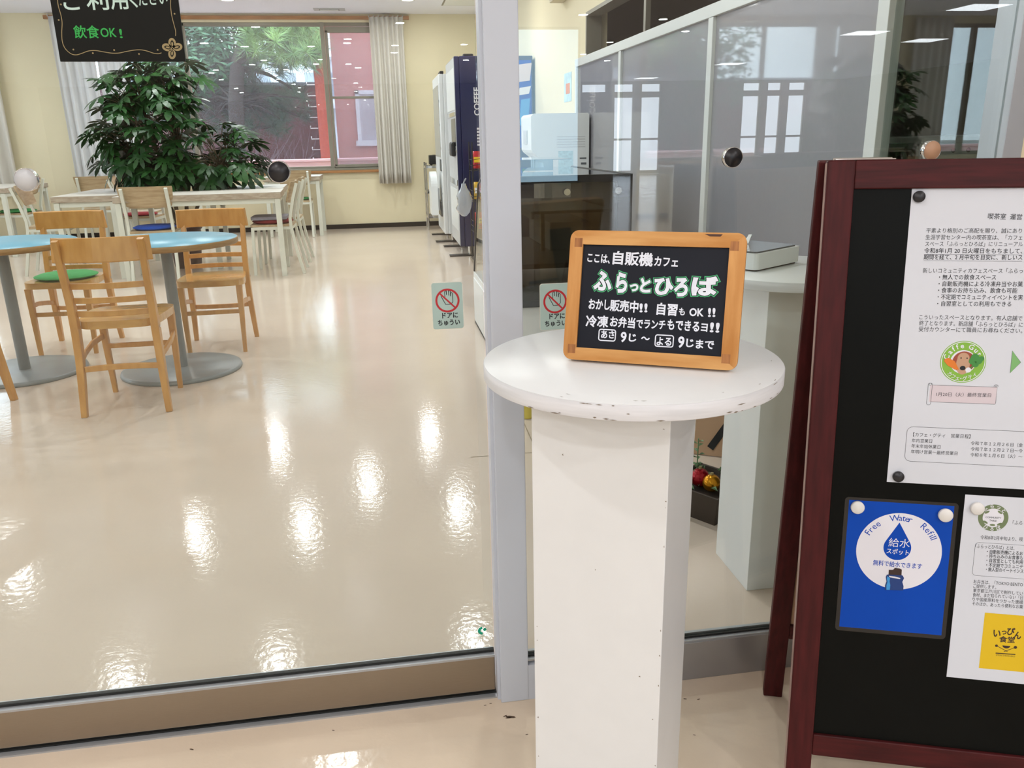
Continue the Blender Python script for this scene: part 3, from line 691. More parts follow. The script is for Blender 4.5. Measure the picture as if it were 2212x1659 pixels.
# ------------------------------------------------------------------ white plywood high tables
def high_table(label, x, y, rz, dx, dy, chips):
    t = thing('high_table', label, 'table', (x, y, 0), rz)
    s = .1025; zt, th = .828, .0225
    ic = Matrix.Rotation(-rz, 4, 'Z') @ V((dx, dy, 0))
    MB().box(-s, s, -s, s, 0, zt-th).build('column', 'whitepaint', t, .0015)
    MB().lathe([(0, zt-th), (.2215, zt-th), (.222, zt-th+.001), (.222, zt-.0015), (.2215, zt-.0008)], 128, (ic.x, ic.y, 0)).build('tabletop_edge', 'whiteedge', t)
    MB().lathe([(0, zt-.0008), (.2213, zt-.0008), (.2208, zt), (0, zt)], 128, (ic.x, ic.y, 0)).build('tabletop', 'whitepaint', t)
    if chips:
        mb = MB(); r = random.Random(4)
        for k in range(26):
            a = r.uniform(-2.6, .4)-rz; L = r.uniform(.004, .016); z = zt-r.choice([.002, .0195, .021, .012]); R = .2224
            h = r.uniform(.0004, .0011)
            mb.add([(ic.x+R*math.cos(a+q), ic.y+R*math.sin(a+q), z+e) for q, e in ((0, 0), (L/R/2, -h), (L/R, 0), (L/R/2, h))], [(0, 1, 2, 3)])
        for k in range(9):
            a = r.uniform(-2.4, .3)-rz; q = r.uniform(.195, .219); L = r.uniform(.003, .012)
            mb.add([(ic.x+q*math.cos(a+e), ic.y+q*math.sin(a+e), zt+.0003) for e in (0, L/q)]+[(ic.x+(q+.0012)*math.cos(a+L/q/2), ic.y+(q+.0012)*math.sin(a+L/q/2), zt+.0003)], [(0, 1, 2)])
        for k in range(16):
            z = r.uniform(.15, .78); u = r.choice([-.097, .093, r.uniform(-.09, .09), .1]); h = r.uniform(.0008, .003); w = r.uniform(.0006, .0016)
            mb.add([(u-w, -s-.0004, z), (u+w, -s-.0004, z-h*.3), (u+w*.4, -s-.0004, z+h)], [(0, 1, 2)])
        mb.build('chips', mat('bare_wood_chip', '#85796a', rough=.9), t)
    return t
high_table('white round high table on a square column in front of the glass, with scuffed edge', .338, 1.135, -.549, .018, -.002, True)
high_table('white round high table on a square column standing behind the glass', .984, 1.851, 0, .01, .01, False)

# small pine framed chalkboard on the high table
L0, R0 = atz(1219, 775, .8318), atz(1585, 801, .8318)
L0.z = R0.z = .8318
U0 = (R0-L0).normalized(); bk = V((-U0.y, U0.x, 0)); al = math.radians(14)
BP = Plane(L0, U0, V((0, 0, math.cos(al)))+bk*math.sin(al))
BW, BH, FWID = (R0-L0).length+.004, .191, .0225
t = thing('chalkboard', 'small chalkboard in a rounded pine frame standing on the white high table', 'chalkboard', X=BP.X)
out = rrect(-.002, BW, 0, BH, .013, 6); ix0, ix1, iy0, iy1 = FWID-.005, BW-FWID, FWID-.004, BH-FWID+.002
o = MB().prism(out, -.014, -.0035).build('backing', 'pine', t)
mb = MB()
def rail(poly, zt=.0): mb.prism(poly, -.012, zt)
hl = [p for p in out]
top = [(ix0-.0, iy1)]+[(ix1, iy1)]+[p for p in out if p[1] > iy1 and p[0] > ix1-.0 or p[1] > iy1 and p[0] < ix0+.0]
mb = MB().prism([(-.002+.013, BH)] + [(ix0-.012, iy1+.004), (ix0, iy1), (ix1, iy1), (ix1+.012, iy1+.004)][:0] + [(ix0, iy1), (ix1, iy1), (BW-.013, BH)], -.012, 0)
def side(pts): return MB().prism(pts, -.0035, .001)
q = out; n = 7
# frame as four boards that meet in the corners; the corner arcs belong to the uprights
arcBR, arcTR, arcTL, arcBL = q[0:7], q[7:14], q[14:21], q[21:28]
MB().prism([(ix1, iy0)] + arcBR[3:] + arcTR[:4] + [(ix1, iy1)], -.0035, .002).build('frame_upright', 'pinev', t, .0012)
MB().prism([(ix0, iy1)] + arcTL[3:] + arcBL[:4] + [(ix0, iy0)], -.0035, .002).build('frame_upright', 'pinev', t, .0012)
MB().prism([(ix1, iy1)] + arcTR[3:] + arcTL[:4] + [(ix0, iy1)], -.0035, .002).build('frame_rail', 'pine', t, .0012)
MB().prism([(ix0, iy0)] + arcBL[3:] + arcBR[:4] + [(ix1, iy0)], -.0035, .002).build('frame_rail', 'pine', t, .0012)
MB().box(ix0, ix1, iy0, iy1, -.003, -.0022).build('slate', 'chalk', t)
for cx, cy, sx, sy in ((ix0, iy1, -1, 1), (ix1, iy1, 1, 1), (ix0, iy0, -1, -1), (ix1, iy0, 1, -1)):
    a, b = sorted((cx+sx*.001, cx+sx*.0125)); c, e = sorted((cy-sy*.004, cy+sy*.009)); MB().box(a, b, c, e, -.001, .00225).build('corner_joint', 'pinejoint', t)
mb = MB().box(.06, .19, .0047, .012, -.018, -.0142).build('stand_foot', 'blackplastic', t)
Xs = Matrix.Translation((BW/2, .13, -.0145)) @ Matrix.Rotation(.5, 4, 'X')
MB().box(-.03, .03, -.125, 0, -.003, 0, Xs).build('easel_strut', 'blackplastic', t)
mb = MB().prism([(BW-.058, BH-.0022), (BW-.033, BH-.0022), (BW-.036, BH-.0055), (BW-.05, BH-.0055)], .0019, .0022); mb.build('knot', mat('dark_wood_knot', '#4a2c22', rough=.6), t)
mb = MB(); Z = -.0016; bo = .030
for body, a, b, h, k in (('ここは、', (1268, 565), (1316, 569), 18, 0), ('自販機', (1323, 570), (1408, 575), 28, 0), ('カフェ', (1413, 573), (1463, 576), 19, 0),
                         ('おかし', (1271, 667), (1316, 669), 21, 0), ('販売中', (1317, 671), (1377, 675), 24, 0), ('!!', (1382, 674), (1397, 674), 18, 0),
                         ('自習', (1418, 679), (1461, 682), 25, 0), ('も', (1466, 680), (1478, 681), 15, 0), ('OK', (1489, 682), (1518, 683), 16, 0), ('!!', (1530, 684), (1544, 684), 18, 0),
                         ('冷凍', (1265, 705), (1312, 707), 24, 0), ('お弁当', (1317, 705), (1370, 709), 22, 0), ('でランチ', (1374, 708), (1436, 711), 18, 0), ('もできる', (1441, 711), (1509, 716), 21, 0), ('ヨ', (1514, 715), (1527, 716), 16, 0), ('!!', (1534, 717), (1552, 718), 20, 0),
                         ('あさ', (1298, 730), (1326, 731), 16, 0), ('9', (1340, 738), (1351, 739), 21, 0), ('じ', (1358, 737), (1373, 738), 16, 0), ('～', (1385, 733), (1402, 735), 6, 0),
                         ('よる', (1418, 745), (1449, 747), 17, 0), ('9', (1464, 750), (1476, 751), 23, 0), ('じ', (1482, 749), (1497, 750), 17, 0), ('まで', (1503, 752), (1541, 754), 18, 0)):
    BP.txt(mb, body, a, b, h, Z, bo)
for x0, y0, x1, y1 in ((1294, 711, 1329, 737), (1416, 723, 1454, 750)):
    c = [BP.uv(x0, y0), BP.uv(x1, y0+3), BP.uv(x1-1, y1), BP.uv(x0-1, y1-3)]
    us, vs_ = [p[0] for p in c], [p[1] for p in c]
    mb.strip(rrect(min(us), max(us), min(vs_), max(vs_), .003), .0016, Z, True)
mb.build('white_lettering', 'inkwhite', t)
big = (('ふ', 1283, 1318, 625, 38), ('ら', 1331, 1352, 630, 40), ('っ', 1361, 1377, 628, 14), ('と', 1383, 1403, 630, 28), ('ひ', 1414, 1451, 635, 33), ('ろ', 1457, 1483, 638, 36), ('ば', 1495, 1546, 636, 38))
for nm, off, z, m in (('green_outline', .120, -.0019, 'inkgreen'), ('dark_gap', .082, -.00175, 'chalk'), ('white_title', .050, -.0016, 'inkwhite')):
    mb = MB()
    for ch, x0, x1, y, h in big: BP.txt(mb, ch, (x0, y), (x1, y+.03*(x1-x0)), h, z, off)
    mb.build(nm, m, t)

# ------------------------------------------------------------------ A-frame notice board
U1 = V((.94, -.34, 0)).normalized(); T1 = V((.694, 1.212, 1.107)); B1 = V((.643, 1.075, 0)); A1 = V((.747, 1.348, 0))
AP = Plane(B1, U1, T1-B1); AH = (T1-B1).length; AW = .60; ST = .042
t = thing('notice_board', 'dark red wooden A-frame board with black panel covered in notices', 'sign board', X=AP.X)
MB().box(0, ST, 0, AH, -.02, 0).build('stile', 'mahogany', t, .0025); MB().box(AW-ST, AW, 0, AH, -.02, 0).build('stile', 'mahogany', t, .0025)
MB().box(ST, AW-ST, AH-ST-.002, AH, -.019, -.001).build('top_rail', 'mahoganyh', t, .002)
MB().box(ST, AW-ST, .099, .139, -.019, -.001).build('bottom_rail', 'mahoganyh', t, .002)
MB().box(ST-.004, AW-ST+.004, .136, AH-ST, -.011, -.0075).build('panel', 'slate', t)
MB().box(-.0006, .0004, .003, AH-.004, -.017, -.003).build('worn_edge', 'paleedge', t)
V2 = (T1-AP.N*.024-A1).normalized(); N2 = U1.cross(V2); XR2 = AP.X.inverted() @ Matrix(((U1.x, V2.x, N2.x, A1.x), (U1.y, V2.y, N2.y, A1.y), (U1.z, V2.z, N2.z, A1.z), (0, 0, 0, 1)))
AH2 = (T1-AP.N*.024-A1).length
MB().box(-.010, .028, 0, AH2, -.02, -.001, XR2).build('rear_leg', 'mahogany', t, .002); MB().box(AW-.028, AW+.010, 0, AH2, -.02, -.001, XR2).build('rear_leg', 'mahogany', t, .002)
MB().box(.028, AW-.028, .155, .19, -.019, -.002, XR2).build('rear_rail', 'mahoganyh', t, .002)
MB().box(.028, AW-.028, .19, AH2-.03, -.012, -.008, XR2).build('rear_panel', 'cardboard', t)
MB().box(.012, .10, AH+.0003, AH+.0018, -.05, -.002).cyl((.012, AH+.003, -.026), (.10, AH+.003, -.026), .003, None, 10).build('hinge', 'chrome', t)
MB().box(AW-.10, AW-.012, AH+.0003, AH+.0018, -.05, -.002).cyl((AW-.10, AH+.003, -.026), (AW-.012, AH+.003, -.026), .003, None, 10).build('hinge', 'chrome', t)

PZ0 = -.0073
def sheet(name, label, u0, u1, v0, v1, z, m, r=0.0):
    X = AP.X @ Matrix.Translation((u0, v0, z))
    t = thing(name, label, 'notice', X=X)
    (MB().prism(rrect(0, u1-u0, 0, v1-v0, r), 0, .0004) if r else MB().box(0, u1-u0, 0, v1-v0, 0, .0004)).build('sheet', m, t)
    return t, (u0, v0)
def uvr(px, py, o): a = AP.uv(px, py); return (a[0]-o[0], a[1]-o[1])
# the large announcement
t, o = sheet('announcement_sheet', 'large white printed announcement held by two black magnets', .128, .436, .602, 1.0735, PZ0, 'paper')
mb = MB(); Zt = .0006
def T(body, x0, y0, x1, y1, h, off=0.0): AP.txt(mb, body, (x0, y0), (x1, y1), h, Zt, off, 2, o[0], o[1])
T('喫茶室  運営', 2137, 473, 2211, 475, 13, .006)
for body, x0, y0, x1, y1 in (('平素より格別のご高配を賜り、誠にあり', 2003, 503, 2211, 504), ('生涯学習センター内の喫茶室は、「カフェ', 2002, 517.5, 2212, 518.5), ('スペース「ふらっとひろば」にリニューアル', 2001, 532, 2213, 533),
                             ('新しいコミュニティカフェスペース「ふらっ', 1996, 590, 2213, 591), ('こういったスペースとなります。有人店舗で', 1988, 691, 2212, 694), ('終了となります。新店舗「ふらっとひろば」に', 1988, 704, 2213, 708), ('受付カウンターにて職員にお尋ねください。', 1987, 717, 2212, 721)):
    T(body, x0, y0, x1, y1, 11)
for body, x0, y0, x1, y1 in (('令和8年1月 20 日火曜日をもちまして、', 1999, 547, 2212, 548), ('期間を経て、2 月中旬を目安に、新しいス', 1998, 561, 2212, 562)):
    T(body, x0, y0, x1, y1, 11.5, .008); mb.strip([uvr(x0, y0+2.5, o), uvr(x1, y1+2.5, o)], .0004, Zt)
for body, x0, y0, x1, y1 in (('・無人での飲食スペース', 2031, 604.5, 2155, 605), ('・自動販売機による冷凍弁当やお菓', 2030, 619, 2213, 620), ('・食事のお持ち込み、飲食も可能', 2029, 633, 2201, 634), ('・不定期でコミュニティイベントを実', 2028, 647.5, 2213, 649), ('・自習室としての利用もできる', 2027, 662, 2188, 663)):
    T(body, x0, y0, x1, y1, 11.5, .006)
T('1月20日（火）最終営業日', 2025, 857.5, 2144, 860, 9)
T('【カフェ・グティ　営業日程】', 1975, 945, 2099, 949.5, 9)
for body, x0, y0, x1, y1 in (('年内営業日', 1972, 957.5, 2016, 959), ('年末年始休業日', 1971, 969.5, 2034, 972), ('年明け営業～最終営業日', 1970, 981.5, 2071, 986), ('令和７年１２月２６日（金', 2100, 963.5, 2213, 968), ('令和７年１２月２７日～令', 2100, 976, 2213, 980.5), ('令和８年１月６日（火）～', 2099, 988.5, 2212, 993)):
    T(body, x0, y0, x1, y1, 8.5)
a, b = uvr(1956, 998, o), uvr(1958, 923, o); mb.strip(rrect(a[0], .29, a[1], b[1], .009), .0005, Zt, True)
mb.build('black_print', 'inkblack', t)
c = uvr(2083.5, 783, o); R = .0335
mb = MB().m(0).poly(circ(c[0], c[1], R, 64), Zt).m(1).poly(circ(c[0], c[1], R*.965, 64), Zt+.0001).m(0).poly(circ(c[0], c[1], R*.93, 64), Zt+.0002).m(1).poly(circ(c[0], c[1], R*.56, 48), Zt+.0003)
mb.m(2).poly(circ(c[0]+.001, c[1], R*.50, 40), Zt+.0004)
mb.m(3).poly(circ(c[0], c[1]-.0035, R*.30, 30, ry=R*.5), Zt+.0005).poly(circ(c[0], c[1]+.006, R*.26, 30), Zt+.00052)
for s in (-1, 1): mb.m(4).poly(circ(c[0]+s*.0044+.0008, c[1]+.0062, .0011, 14), Zt+.0007)
mb.poly(circ(c[0]+.0002, c[1]-.0098, .0042, 20, ry=.0036), Zt+.0007)
for s, base in ((-1, 0),): mb.m(5).poly([(c[0]-.0272, c[1]+.004), (c[0]-.022, c[1]+.006), (c[0]-.012, c[1]+.0005), (c[0]-.005, c[1]-.0125), (c[0]-.011, c[1]-.0125), (c[0]-.022, c[1]-.0065), (c[0]-.028, c[1]+.0005)], Zt+.0008)
mb.m(6)
for dx, dy, rr in ((.0165, .0075, .0062), (.022, .003, .006), (.014, .002, .006), (.026, .006, .004), (.018, -.003, .005)): mb.poly(circ(c[0]+dx, c[1]+dy, rr, 14), Zt+.0008+rr*.01)
mb.m(1).poly(circ(c[0]+.0085, c[1]-.0125, .0042, 20), Zt+.001); mb.m(6).strip([(c[0]+.0115, c[1]-.010), (c[0]+.016, c[1]-.003)], .0016, Zt+.00105)
mb.m(1); arc_text(mb, 'Caffe Guty', c[0], c[1], R*.66, PI/2, 3.0, .0085, Zt+.0006, offset=.02); arc_text(mb, 'カフェ・グティ', c[0], c[1], R*.88, -PI/2, 1.75, .0058, Zt+.0006, inside=True, offset=.012)
mb.build('round_logo', ['limegreen', 'printwhite', 'rustprint', 'tanprint', 'inkblack', 'orangeprint', 'leafprint'], t)
tri = [uvr(2190.7, 758.7, o), uvr(2185.6, 807.5, o), uvr(2209, 784, o)]
MB().m(0).poly(tri, Zt).m(1).strip(tri, .0005, Zt+.0001, True).build('green_arrow', ['arrowgreen', 'inkgrey'], t)
a, b = uvr(2009, 869.5, o), uvr(2158, 838, o)
mb = MB().m(0).poly([(a[0], a[1]), (b[0], a[1]), (b[0], b[1]), (a[0], b[1])], Zt-.0001)
mb.m(1).strip([(a[0]+.003, a[1]), (b[0]-.001, a[1]), (b[0], a[1]+.002), (b[0], b[1]), (a[0]+.003, b[1])], .0006, Zt)
mb.strip(rrect(a[0]-.003, a[0]+.003, a[1]-.005, b[1]+.003, .0025), .0006, Zt+.00005, True).strip(circ(a[0], b[1]+.001, .0018, 14), .0005, Zt+.0001, True).strip(circ(b[0]-.002, b[1]+.001, .003, 14, 0, PI), .0006, Zt+.0001).strip(circ(b[0]-.002, b[1]+.0012, .0012, 12), .0005, Zt+.0001, True)
mb.build('scroll_banner', ['pinkprint', 'inkgrey'], t)
# the second sheet
t, o = sheet('menu_sheet', 'white A4 notice with a yellow square, held by a white magnet', .2485, .4585, .2685, .588, PZ0, 'paper')
mb = MB()
T('「ふら', 2191, 1136, 2212, 1137, 9); T('令和8年2月中旬より、喫', 2121, 1168, 2213, 1173, 9); T('「ふらっとひろば」とは、', 2110, 1187, 2195, 1192, 9)
for body, x0, y0, x1, y1, h in (('・自動販売機によるお', 2135, 1199, 2213, 1203.5, 9), ('・持ち込みのお食事も', 2134.5, 1208.5, 2213, 1213, 9), ('・自習室としても利用', 2134, 1218, 2213, 1222.5, 9), ('・不定期でコミュニテ', 2133.5, 1228, 2213, 1232.5, 9), ('・無人型のイートインス', 2133, 1237.5, 2214, 1242, 9)): T(body, x0, y0, x1, y1, h, .008)
for body, x0, y0, x1, y1, h in (('お弁当は、「TOKYO BENTO', 2106, 1264, 2213, 1271, 9), ('ご提供します。', 2105, 1273.5, 2155, 1276.5, 8.5), ('東京都江戸川区で制作してい', 2105, 1283, 2213, 1290, 8.5), ('食材、まだ知られていない「日', 2104, 1292.5, 2213, 1299, 8.5), ('りや国産原料をつかった唐揚', 2104, 1302, 2213, 1309, 8.5), ('そのほか、あったら便利なお菓', 2103, 1311.5, 2213, 1319, 8.5)): T(body, x0, y0, x1, y1, h)
a, b = uvr(2103, 1246, o), uvr(2105, 1174, o); mb.strip(rrect(a[0], .20, a[1], b[1], .006), .0004, Zt, True)
mb.build('black_print', 'inkblack', t)
c = uvr(2149, 1121.5, o); R = .0225
mb = MB().m(0).poly(circ(c[0], c[1], R, 48), Zt).m(1).poly(circ(c[0], c[1], R*.70, 40), Zt+.0001); arc_text(mb, 'ふらっと', c[0], c[1], R*.75, PI/2, 2.2, .0055, Zt+.0002, offset=.02); arc_text(mb, 'ひろば', c[0], c[1], R*.97, -PI/2, 1.6, .0055, Zt+.0002, inside=True, offset=.02)
mb.m(2); put_text(mb, 'COMMUNITY', c[0]-.0115, c[1]-.0010, c[0]+.0115, c[1]-.0010, .0028, Zt+.0003, .01); put_text(mb, 'TABLE', c[0]-.0052, c[1]-.0060, c[0]+.0052, c[1]-.0060, .0028, Zt+.0003, .01)
mb.m(0)
for dx, dy, a in ((-.010, .009, .6), (.009, .010, -.6), (-.011, -.008, -.5), (.010, -.010, .5), (0, -.012, 0)): mb.poly([(c[0]+dx+.0042*math.cos(q)*math.cos(a)-.0018*math.sin(q)*math.sin(a), c[1]+dy+.0042*math.cos(q)*math.sin(a)+.0018*math.sin(q)*math.cos(a)) for q in [2*PI*k/12 for k in range(12)]], Zt+.00025)
mb.build('round_logo', ['sagegreen', 'printwhite', 'inkgrey'], t)
a, b = uvr(2122, 1449, o), uvr(2122, 1326.5, o); y0, y1 = a[1]+.001, b[1]; x0 = uvr(2124, 1390, o)[0]; x1 = x0+(y1-y0)*1.02
mb = MB().m(0).poly([(x0, y0), (x1, y0), (x1, y1), (x0, y1)], Zt).m(1)
o_ = o
def Ty(body, x0, y0, x1, y1, h, off): AP.txt(mb, body, (x0, y0), (x1, y1), h, Zt+.0001, off, 2, o_[0], o_[1])
Ty('い', 2149, 1379, 2164, 1380, 14, .03); Ty('っ', 2167, 1374, 2177, 1375, 8, .03); Ty('ぴ', 2178, 1375, 2194, 1377, 16, .03); Ty('ん', 2193, 1383, 2208, 1385, 15, .03); Ty('食堂', 2162, 1391, 2195, 1393, 13, .025); Ty('IPPIN SHOKUDO', 2155, 1421, 2196, 1424, 3.5, .0)
bw = [uvr(2169, 1398, o), uvr(2186, 1400, o)]; cx, cy = (bw[0][0]+bw[1][0])/2, (bw[0][1]+bw[1][1])/2; rr = abs(bw[1][0]-bw[0][0])/2
mb.poly([(cx+rr*math.cos(q), cy+rr*.8*math.sin(q)) for q in [PI+PI*k/14 for k in range(15)]], Zt+.0001)
mb.strip([uvr(2158, 1400, o), uvr(2180, 1412, o)], .0009, Zt+.0001).strip([uvr(2196, 1403, o), uvr(2172, 1412, o)], .0009, Zt+.00012)
p = uvr(2156, 1399, o); mb.poly(circ(p[0], p[1], .0022, 12), Zt+.00011); p = uvr(2197, 1402.5, o); mb.poly(circ(p[0], p[1], .0026, 12), Zt+.00011)
mb.strip([uvr(2154, 1415, o), uvr(2197, 1418, o)], .0017, Zt+.0001)
mb.build('yellow_logo', ['yellowprint', 'capbrown'], t)
# the blue water poster
t, o = sheet('water_poster', 'blue laminated poster with a white circle and water drop, held by two white magnets', .0655, .2405, .335, .5725, PZ0, 'laminate', .006)
MB().box(.0065, .1685, .007, .2325, .0004, .0006).build('print', 'posterblue', t)
Zt = .0008
c = uvr(1943.5, 1194.5, o); R = .0665
mb = MB().m(0).poly(circ(c[0], c[1], R, 80), Zt)
mb.m(1)
tip, bot = uvr(1945.5, 1131.5, o), uvr(1941, 1213, o); r = .0215; cy = bot[1]+r; h = tip[1]-cy; a0 = math.asin(r/h)
mb.poly([tip]+[(tip[0]+r*math.cos(q), cy+r*math.sin(q)) for q in [PI-a0-(PI/2-PI/2)+(PI+2*a0)*k/30 for k in range(31)]], Zt+.0001)
arc_text(mb, 'Free', c[0], c[1], R*.80, PI/2+.85, .50, .0115, Zt+.0001); arc_text(mb, 'Water', c[0], c[1], R*.80, PI/2, .58, .0115, Zt+.0001); arc_text(mb, 'Refill', c[0], c[1], R*.80, PI/2-.86, .56, .0115, Zt+.0001)
AP.txt(mb, '無料で給水できます', (1887.5, 1224), (1993.5, 1233), 12, Zt+.0001, .012, 2, o[0], o[1])
mb.m(0); AP.txt(mb, '給水', (1921, 1183.5), (1967, 1187), 19, Zt+.0002, 0, 3, o[0], o[1]); AP.txt(mb, 'スポット', (1917, 1198.5), (1965, 1203), 12, Zt+.0002, .012, 3, o[0], o[1])
def px_poly(pts, z): mb.poly([uvr(1780+x/3.606, 1040+y/3.606, o) for x, y in pts], z)
mb.m(2); px_poly([(512, 700), (510, 738), (612, 742), (614, 698), (600, 690), (560, 684), (545, 700)], Zt+.0003)
mb.m(4); px_poly([(497, 738), (488, 755), (494, 790), (483, 820), (482, 857), (625, 861), (628, 828), (618, 795), (632, 765), (622, 745), (612, 742), (510, 736)], Zt+.0003)
mb.m(3); px_poly([(500, 748), (497, 770), (502, 795), (494, 820), (493, 855), (520, 856), (524, 820), (518, 790), (522, 765)], Zt+.0004)
mb.m(0); px_poly([(512, 746), (520, 758), (600, 772), (603, 764), (560, 752)], Zt+.0005)
mb.build('white_circle_design', ['printwhite', 'posterblue', 'capbrown', 'cyanprint', mat('bottle_blue_print', '#123a7c', rough=.4)], t)
# magnets
def magnet(label, px, py, r, m, z):
    a = AP.uv(px, py); X = AP.X @ Matrix.Translation((a[0], a[1], z))
    t = thing('magnet', label, 'magnet', X=X, group='round magnets on the notice board')
    MB().lathe([(0, 0), (r*.93, 0), (r, .001), (r, .005), (r*.9, .0064), (0, .0066)], 32).build('body', m, t)
magnet('black round magnet at the top of the large announcement', 1987, 424.5, .0088, 'magblack', PZ0+.0007)
magnet('black round magnet at the bottom corner of the large announcement', 1942, 1031, .0088, 'magblack', PZ0+.0007)
magnet('white round magnet on the left top corner of the blue poster', 1853.5, 1097.5, .0108, 'magwhite', PZ0+.0009)
magnet('white round magnet on the right top corner of the blue poster', 2044, 1114.5, .0112, 'magwhite', PZ0+.0009)
magnet('white round magnet on the white A4 notice', 2113, 1100, .0104, 'magwhite', PZ0+.0007)

# ------------------------------------------------------------------ things stuck to the glass
def glassplane(x, z, y): return Plane(V((x, y, z)), V((1, 0, 0)), V((0, 0, 1)))
def door_sticker(label, p0, y):
    w, h = .0565, .0865; c = aty(p0[0], p0[1], y); P = glassplane(c.x-w/2, c.z-h/2, y)
    t = thing('door_sticker', label, 'sticker', X=P.X, group='door warning stickers')
    MB().prism(rrect(-.0008, w+.0008, -.0008, h+.0008, .0048), .0002, .0004).build('rim', 'stickerrim', t)
    MB().prism(rrect(0, w, 0, h, .004), .0004, .0006).build('backing', 'sticker', t)
    cx, cy, r = w/2, h*.615, .0205
    mb = MB(); S = lambda x, y: (w*(x-130)/885+.0012*(y-860)/640*0, h*(1-(y-262)/1280))
    pts = [(392, 632), (520, 862), (672, 860), (730, 795), (722, 560), (700, 535), (672, 560), (668, 640), (662, 500), (640, 480), (612, 500), (618, 620), (612, 480), (578, 458), (548, 485), (556, 600), (548, 500), (520, 485), (500, 510), (505, 690), (430, 625), (405, 622)]
    mb.strip([S(*p) for p in pts], .0013, .0007, True)
    put_text(mb, 'ドアに', w*.31, h*.235, w*.82, h*.235, h*.115, .0007, .03); put_text(mb, 'ちゅうい', w*.16, h*.075, w*.88, h*.075, h*.12, .0007, .03)
    mb.build('black_print', 'inkblack', t)
    MB().strip(circ(cx, cy, r, 56), .0037, .0008, True).strip([(cx-r*.68, cy+r*.68), (cx+r*.68, cy-r*.68)], .003, .00082).build('red_prohibition_sign', 'redprint', t)
door_sticker('pale green door warning sticker on the sliding door glass, left of the pillar', (967, 660.5), 1.4718)
door_sticker('pale green door warning sticker on the fixed glass, partly behind the chalkboard', (1199, 662.5), 1.4458)
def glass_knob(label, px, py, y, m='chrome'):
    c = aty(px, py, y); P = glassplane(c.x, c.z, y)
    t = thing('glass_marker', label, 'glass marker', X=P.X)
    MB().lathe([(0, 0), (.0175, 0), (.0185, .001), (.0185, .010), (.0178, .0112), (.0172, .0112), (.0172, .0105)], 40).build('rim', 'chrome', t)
    MB().lathe([(0, .0106), (.0172, .0106), (.0172, .0110), (0, .0111)], 40).build('face', m, t)  # face colour imitates what the polished disc would reflect
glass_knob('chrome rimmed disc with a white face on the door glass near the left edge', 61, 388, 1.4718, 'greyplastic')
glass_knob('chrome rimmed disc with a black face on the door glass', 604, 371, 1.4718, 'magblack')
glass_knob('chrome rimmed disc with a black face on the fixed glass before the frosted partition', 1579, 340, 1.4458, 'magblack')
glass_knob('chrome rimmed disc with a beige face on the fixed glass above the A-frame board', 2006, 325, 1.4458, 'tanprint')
c = aty(1042, 1362, 1.4718); P = glassplane(c.x, c.z, 1.4718)
t = thing('logo_sticker', 'tiny teal round emblem sticker low on the door glass', 'sticker', X=P.X)
mb = MB().strip(circ(0, 0, .0068, 30, PI*.5, PI*1.53), .0058, .0003).poly(circ(.0052, .0022, .0036, 24), .0004)
for k in range(9): mb.poly([(-.009+.0021*k, -.0135), (-.0078+.0021*k, -.0135), (-.0078+.0021*k, -.0122), (-.009+.0021*k, -.0122)], .0003)
mb.build('emblem', 'tealprint', t)
# black hanging board with chalk writing, on the door glass
o3 = aty(130, 133, 1.464); SP = glassplane(o3.x, o3.z, 1.464); SP = Plane(o3, aty(401, 133, 1.464)-o3, V((0, 0, 1)))
t = thing('hanging_chalk_sign', 'black chalk sign with gold border fixed high on the door glass', 'sign', X=SP.X)
sw, shh = SP.uv(401, 133)[0], .34
MB().box(0, sw, 0, shh, -.005, 0).build('board', 'chalkblack', t, .0006)
MB().box(.03, sw-.03, .02, shh-.02, -.0078, -.0052).build('adhesive_pad', 'whiteplastic', t)
mb = MB(); SP.txt(mb, 'ご', (140, 21), (180, 21), 40, .0004, .014); SP.txt(mb, '利', (190, 21), (236, 21), 42, .0004, .014); SP.txt(mb, '用', (242, 20), (278, 20), 42, .0004, .014); SP.txt(mb, 'く', (282, 16), (298, 16), 34, .0004, .014); SP.txt(mb, 'ださい', (301, 12), (363, 9), 28, .0004, .014)
mb.build('pale_lettering', 'inkpale', t)
mb = MB(); SP.txt(mb, '飲食', (162, 82.5), (216, 82.5), 27, .0004, .014); SP.txt(mb, 'OK', (219, 80), (252, 80), 19, .0004, .014); SP.txt(mb, '!', (260, 82), (265, 82), 19, .0004, .014); mb.build('green_lettering', mat('bright_green_chalk', '#35a94f', rough=.8), t)
G = lambda x, y: SP.uv(90+x/6.703, y/6.703)
mb = MB()
def smooth(pts, n=6):
    o = []
    for i in range(len(pts)-1):
        p0, p1, p2, p3 = pts[max(i-1, 0)], pts[i], pts[i+1], pts[min(i+2, len(pts)-1)]
        for k in range(n):
            u = k/n; o.append(tuple(.5*((2*p1[j])+(-p0[j]+p2[j])*u+(2*p0[j]-5*p1[j]+4*p2[j]-p3[j])*u*u+(-p0[j]+3*p1[j]-3*p2[j]+p3[j])*u**3) for j in (0, 1)))
    return o+[pts[-1]]
mb.strip(smooth([G(*p) for p in ((205, -260), (225, -130), (230, 0), (245, 100), (280, 220), (297, 330), (292, 470), (300, 600), (340, 700), (420, 775), (500, 795), (590, 770), (680, 738), (780, 732), (900, 752), (1020, 770), (1120, 768), (1230, 745), (1350, 725), (1440, 722), (1530, 740), (1620, 770), (1690, 778), (1735, 765))]), .0011, .0003)
mb.strip(smooth([G(*p) for p in ((1850, -260), (1872, -130), (1868, 0), (1866, 80), (1885, 230), (1920, 370), (1940, 450), (1940, 520))]), .0011, .0003)
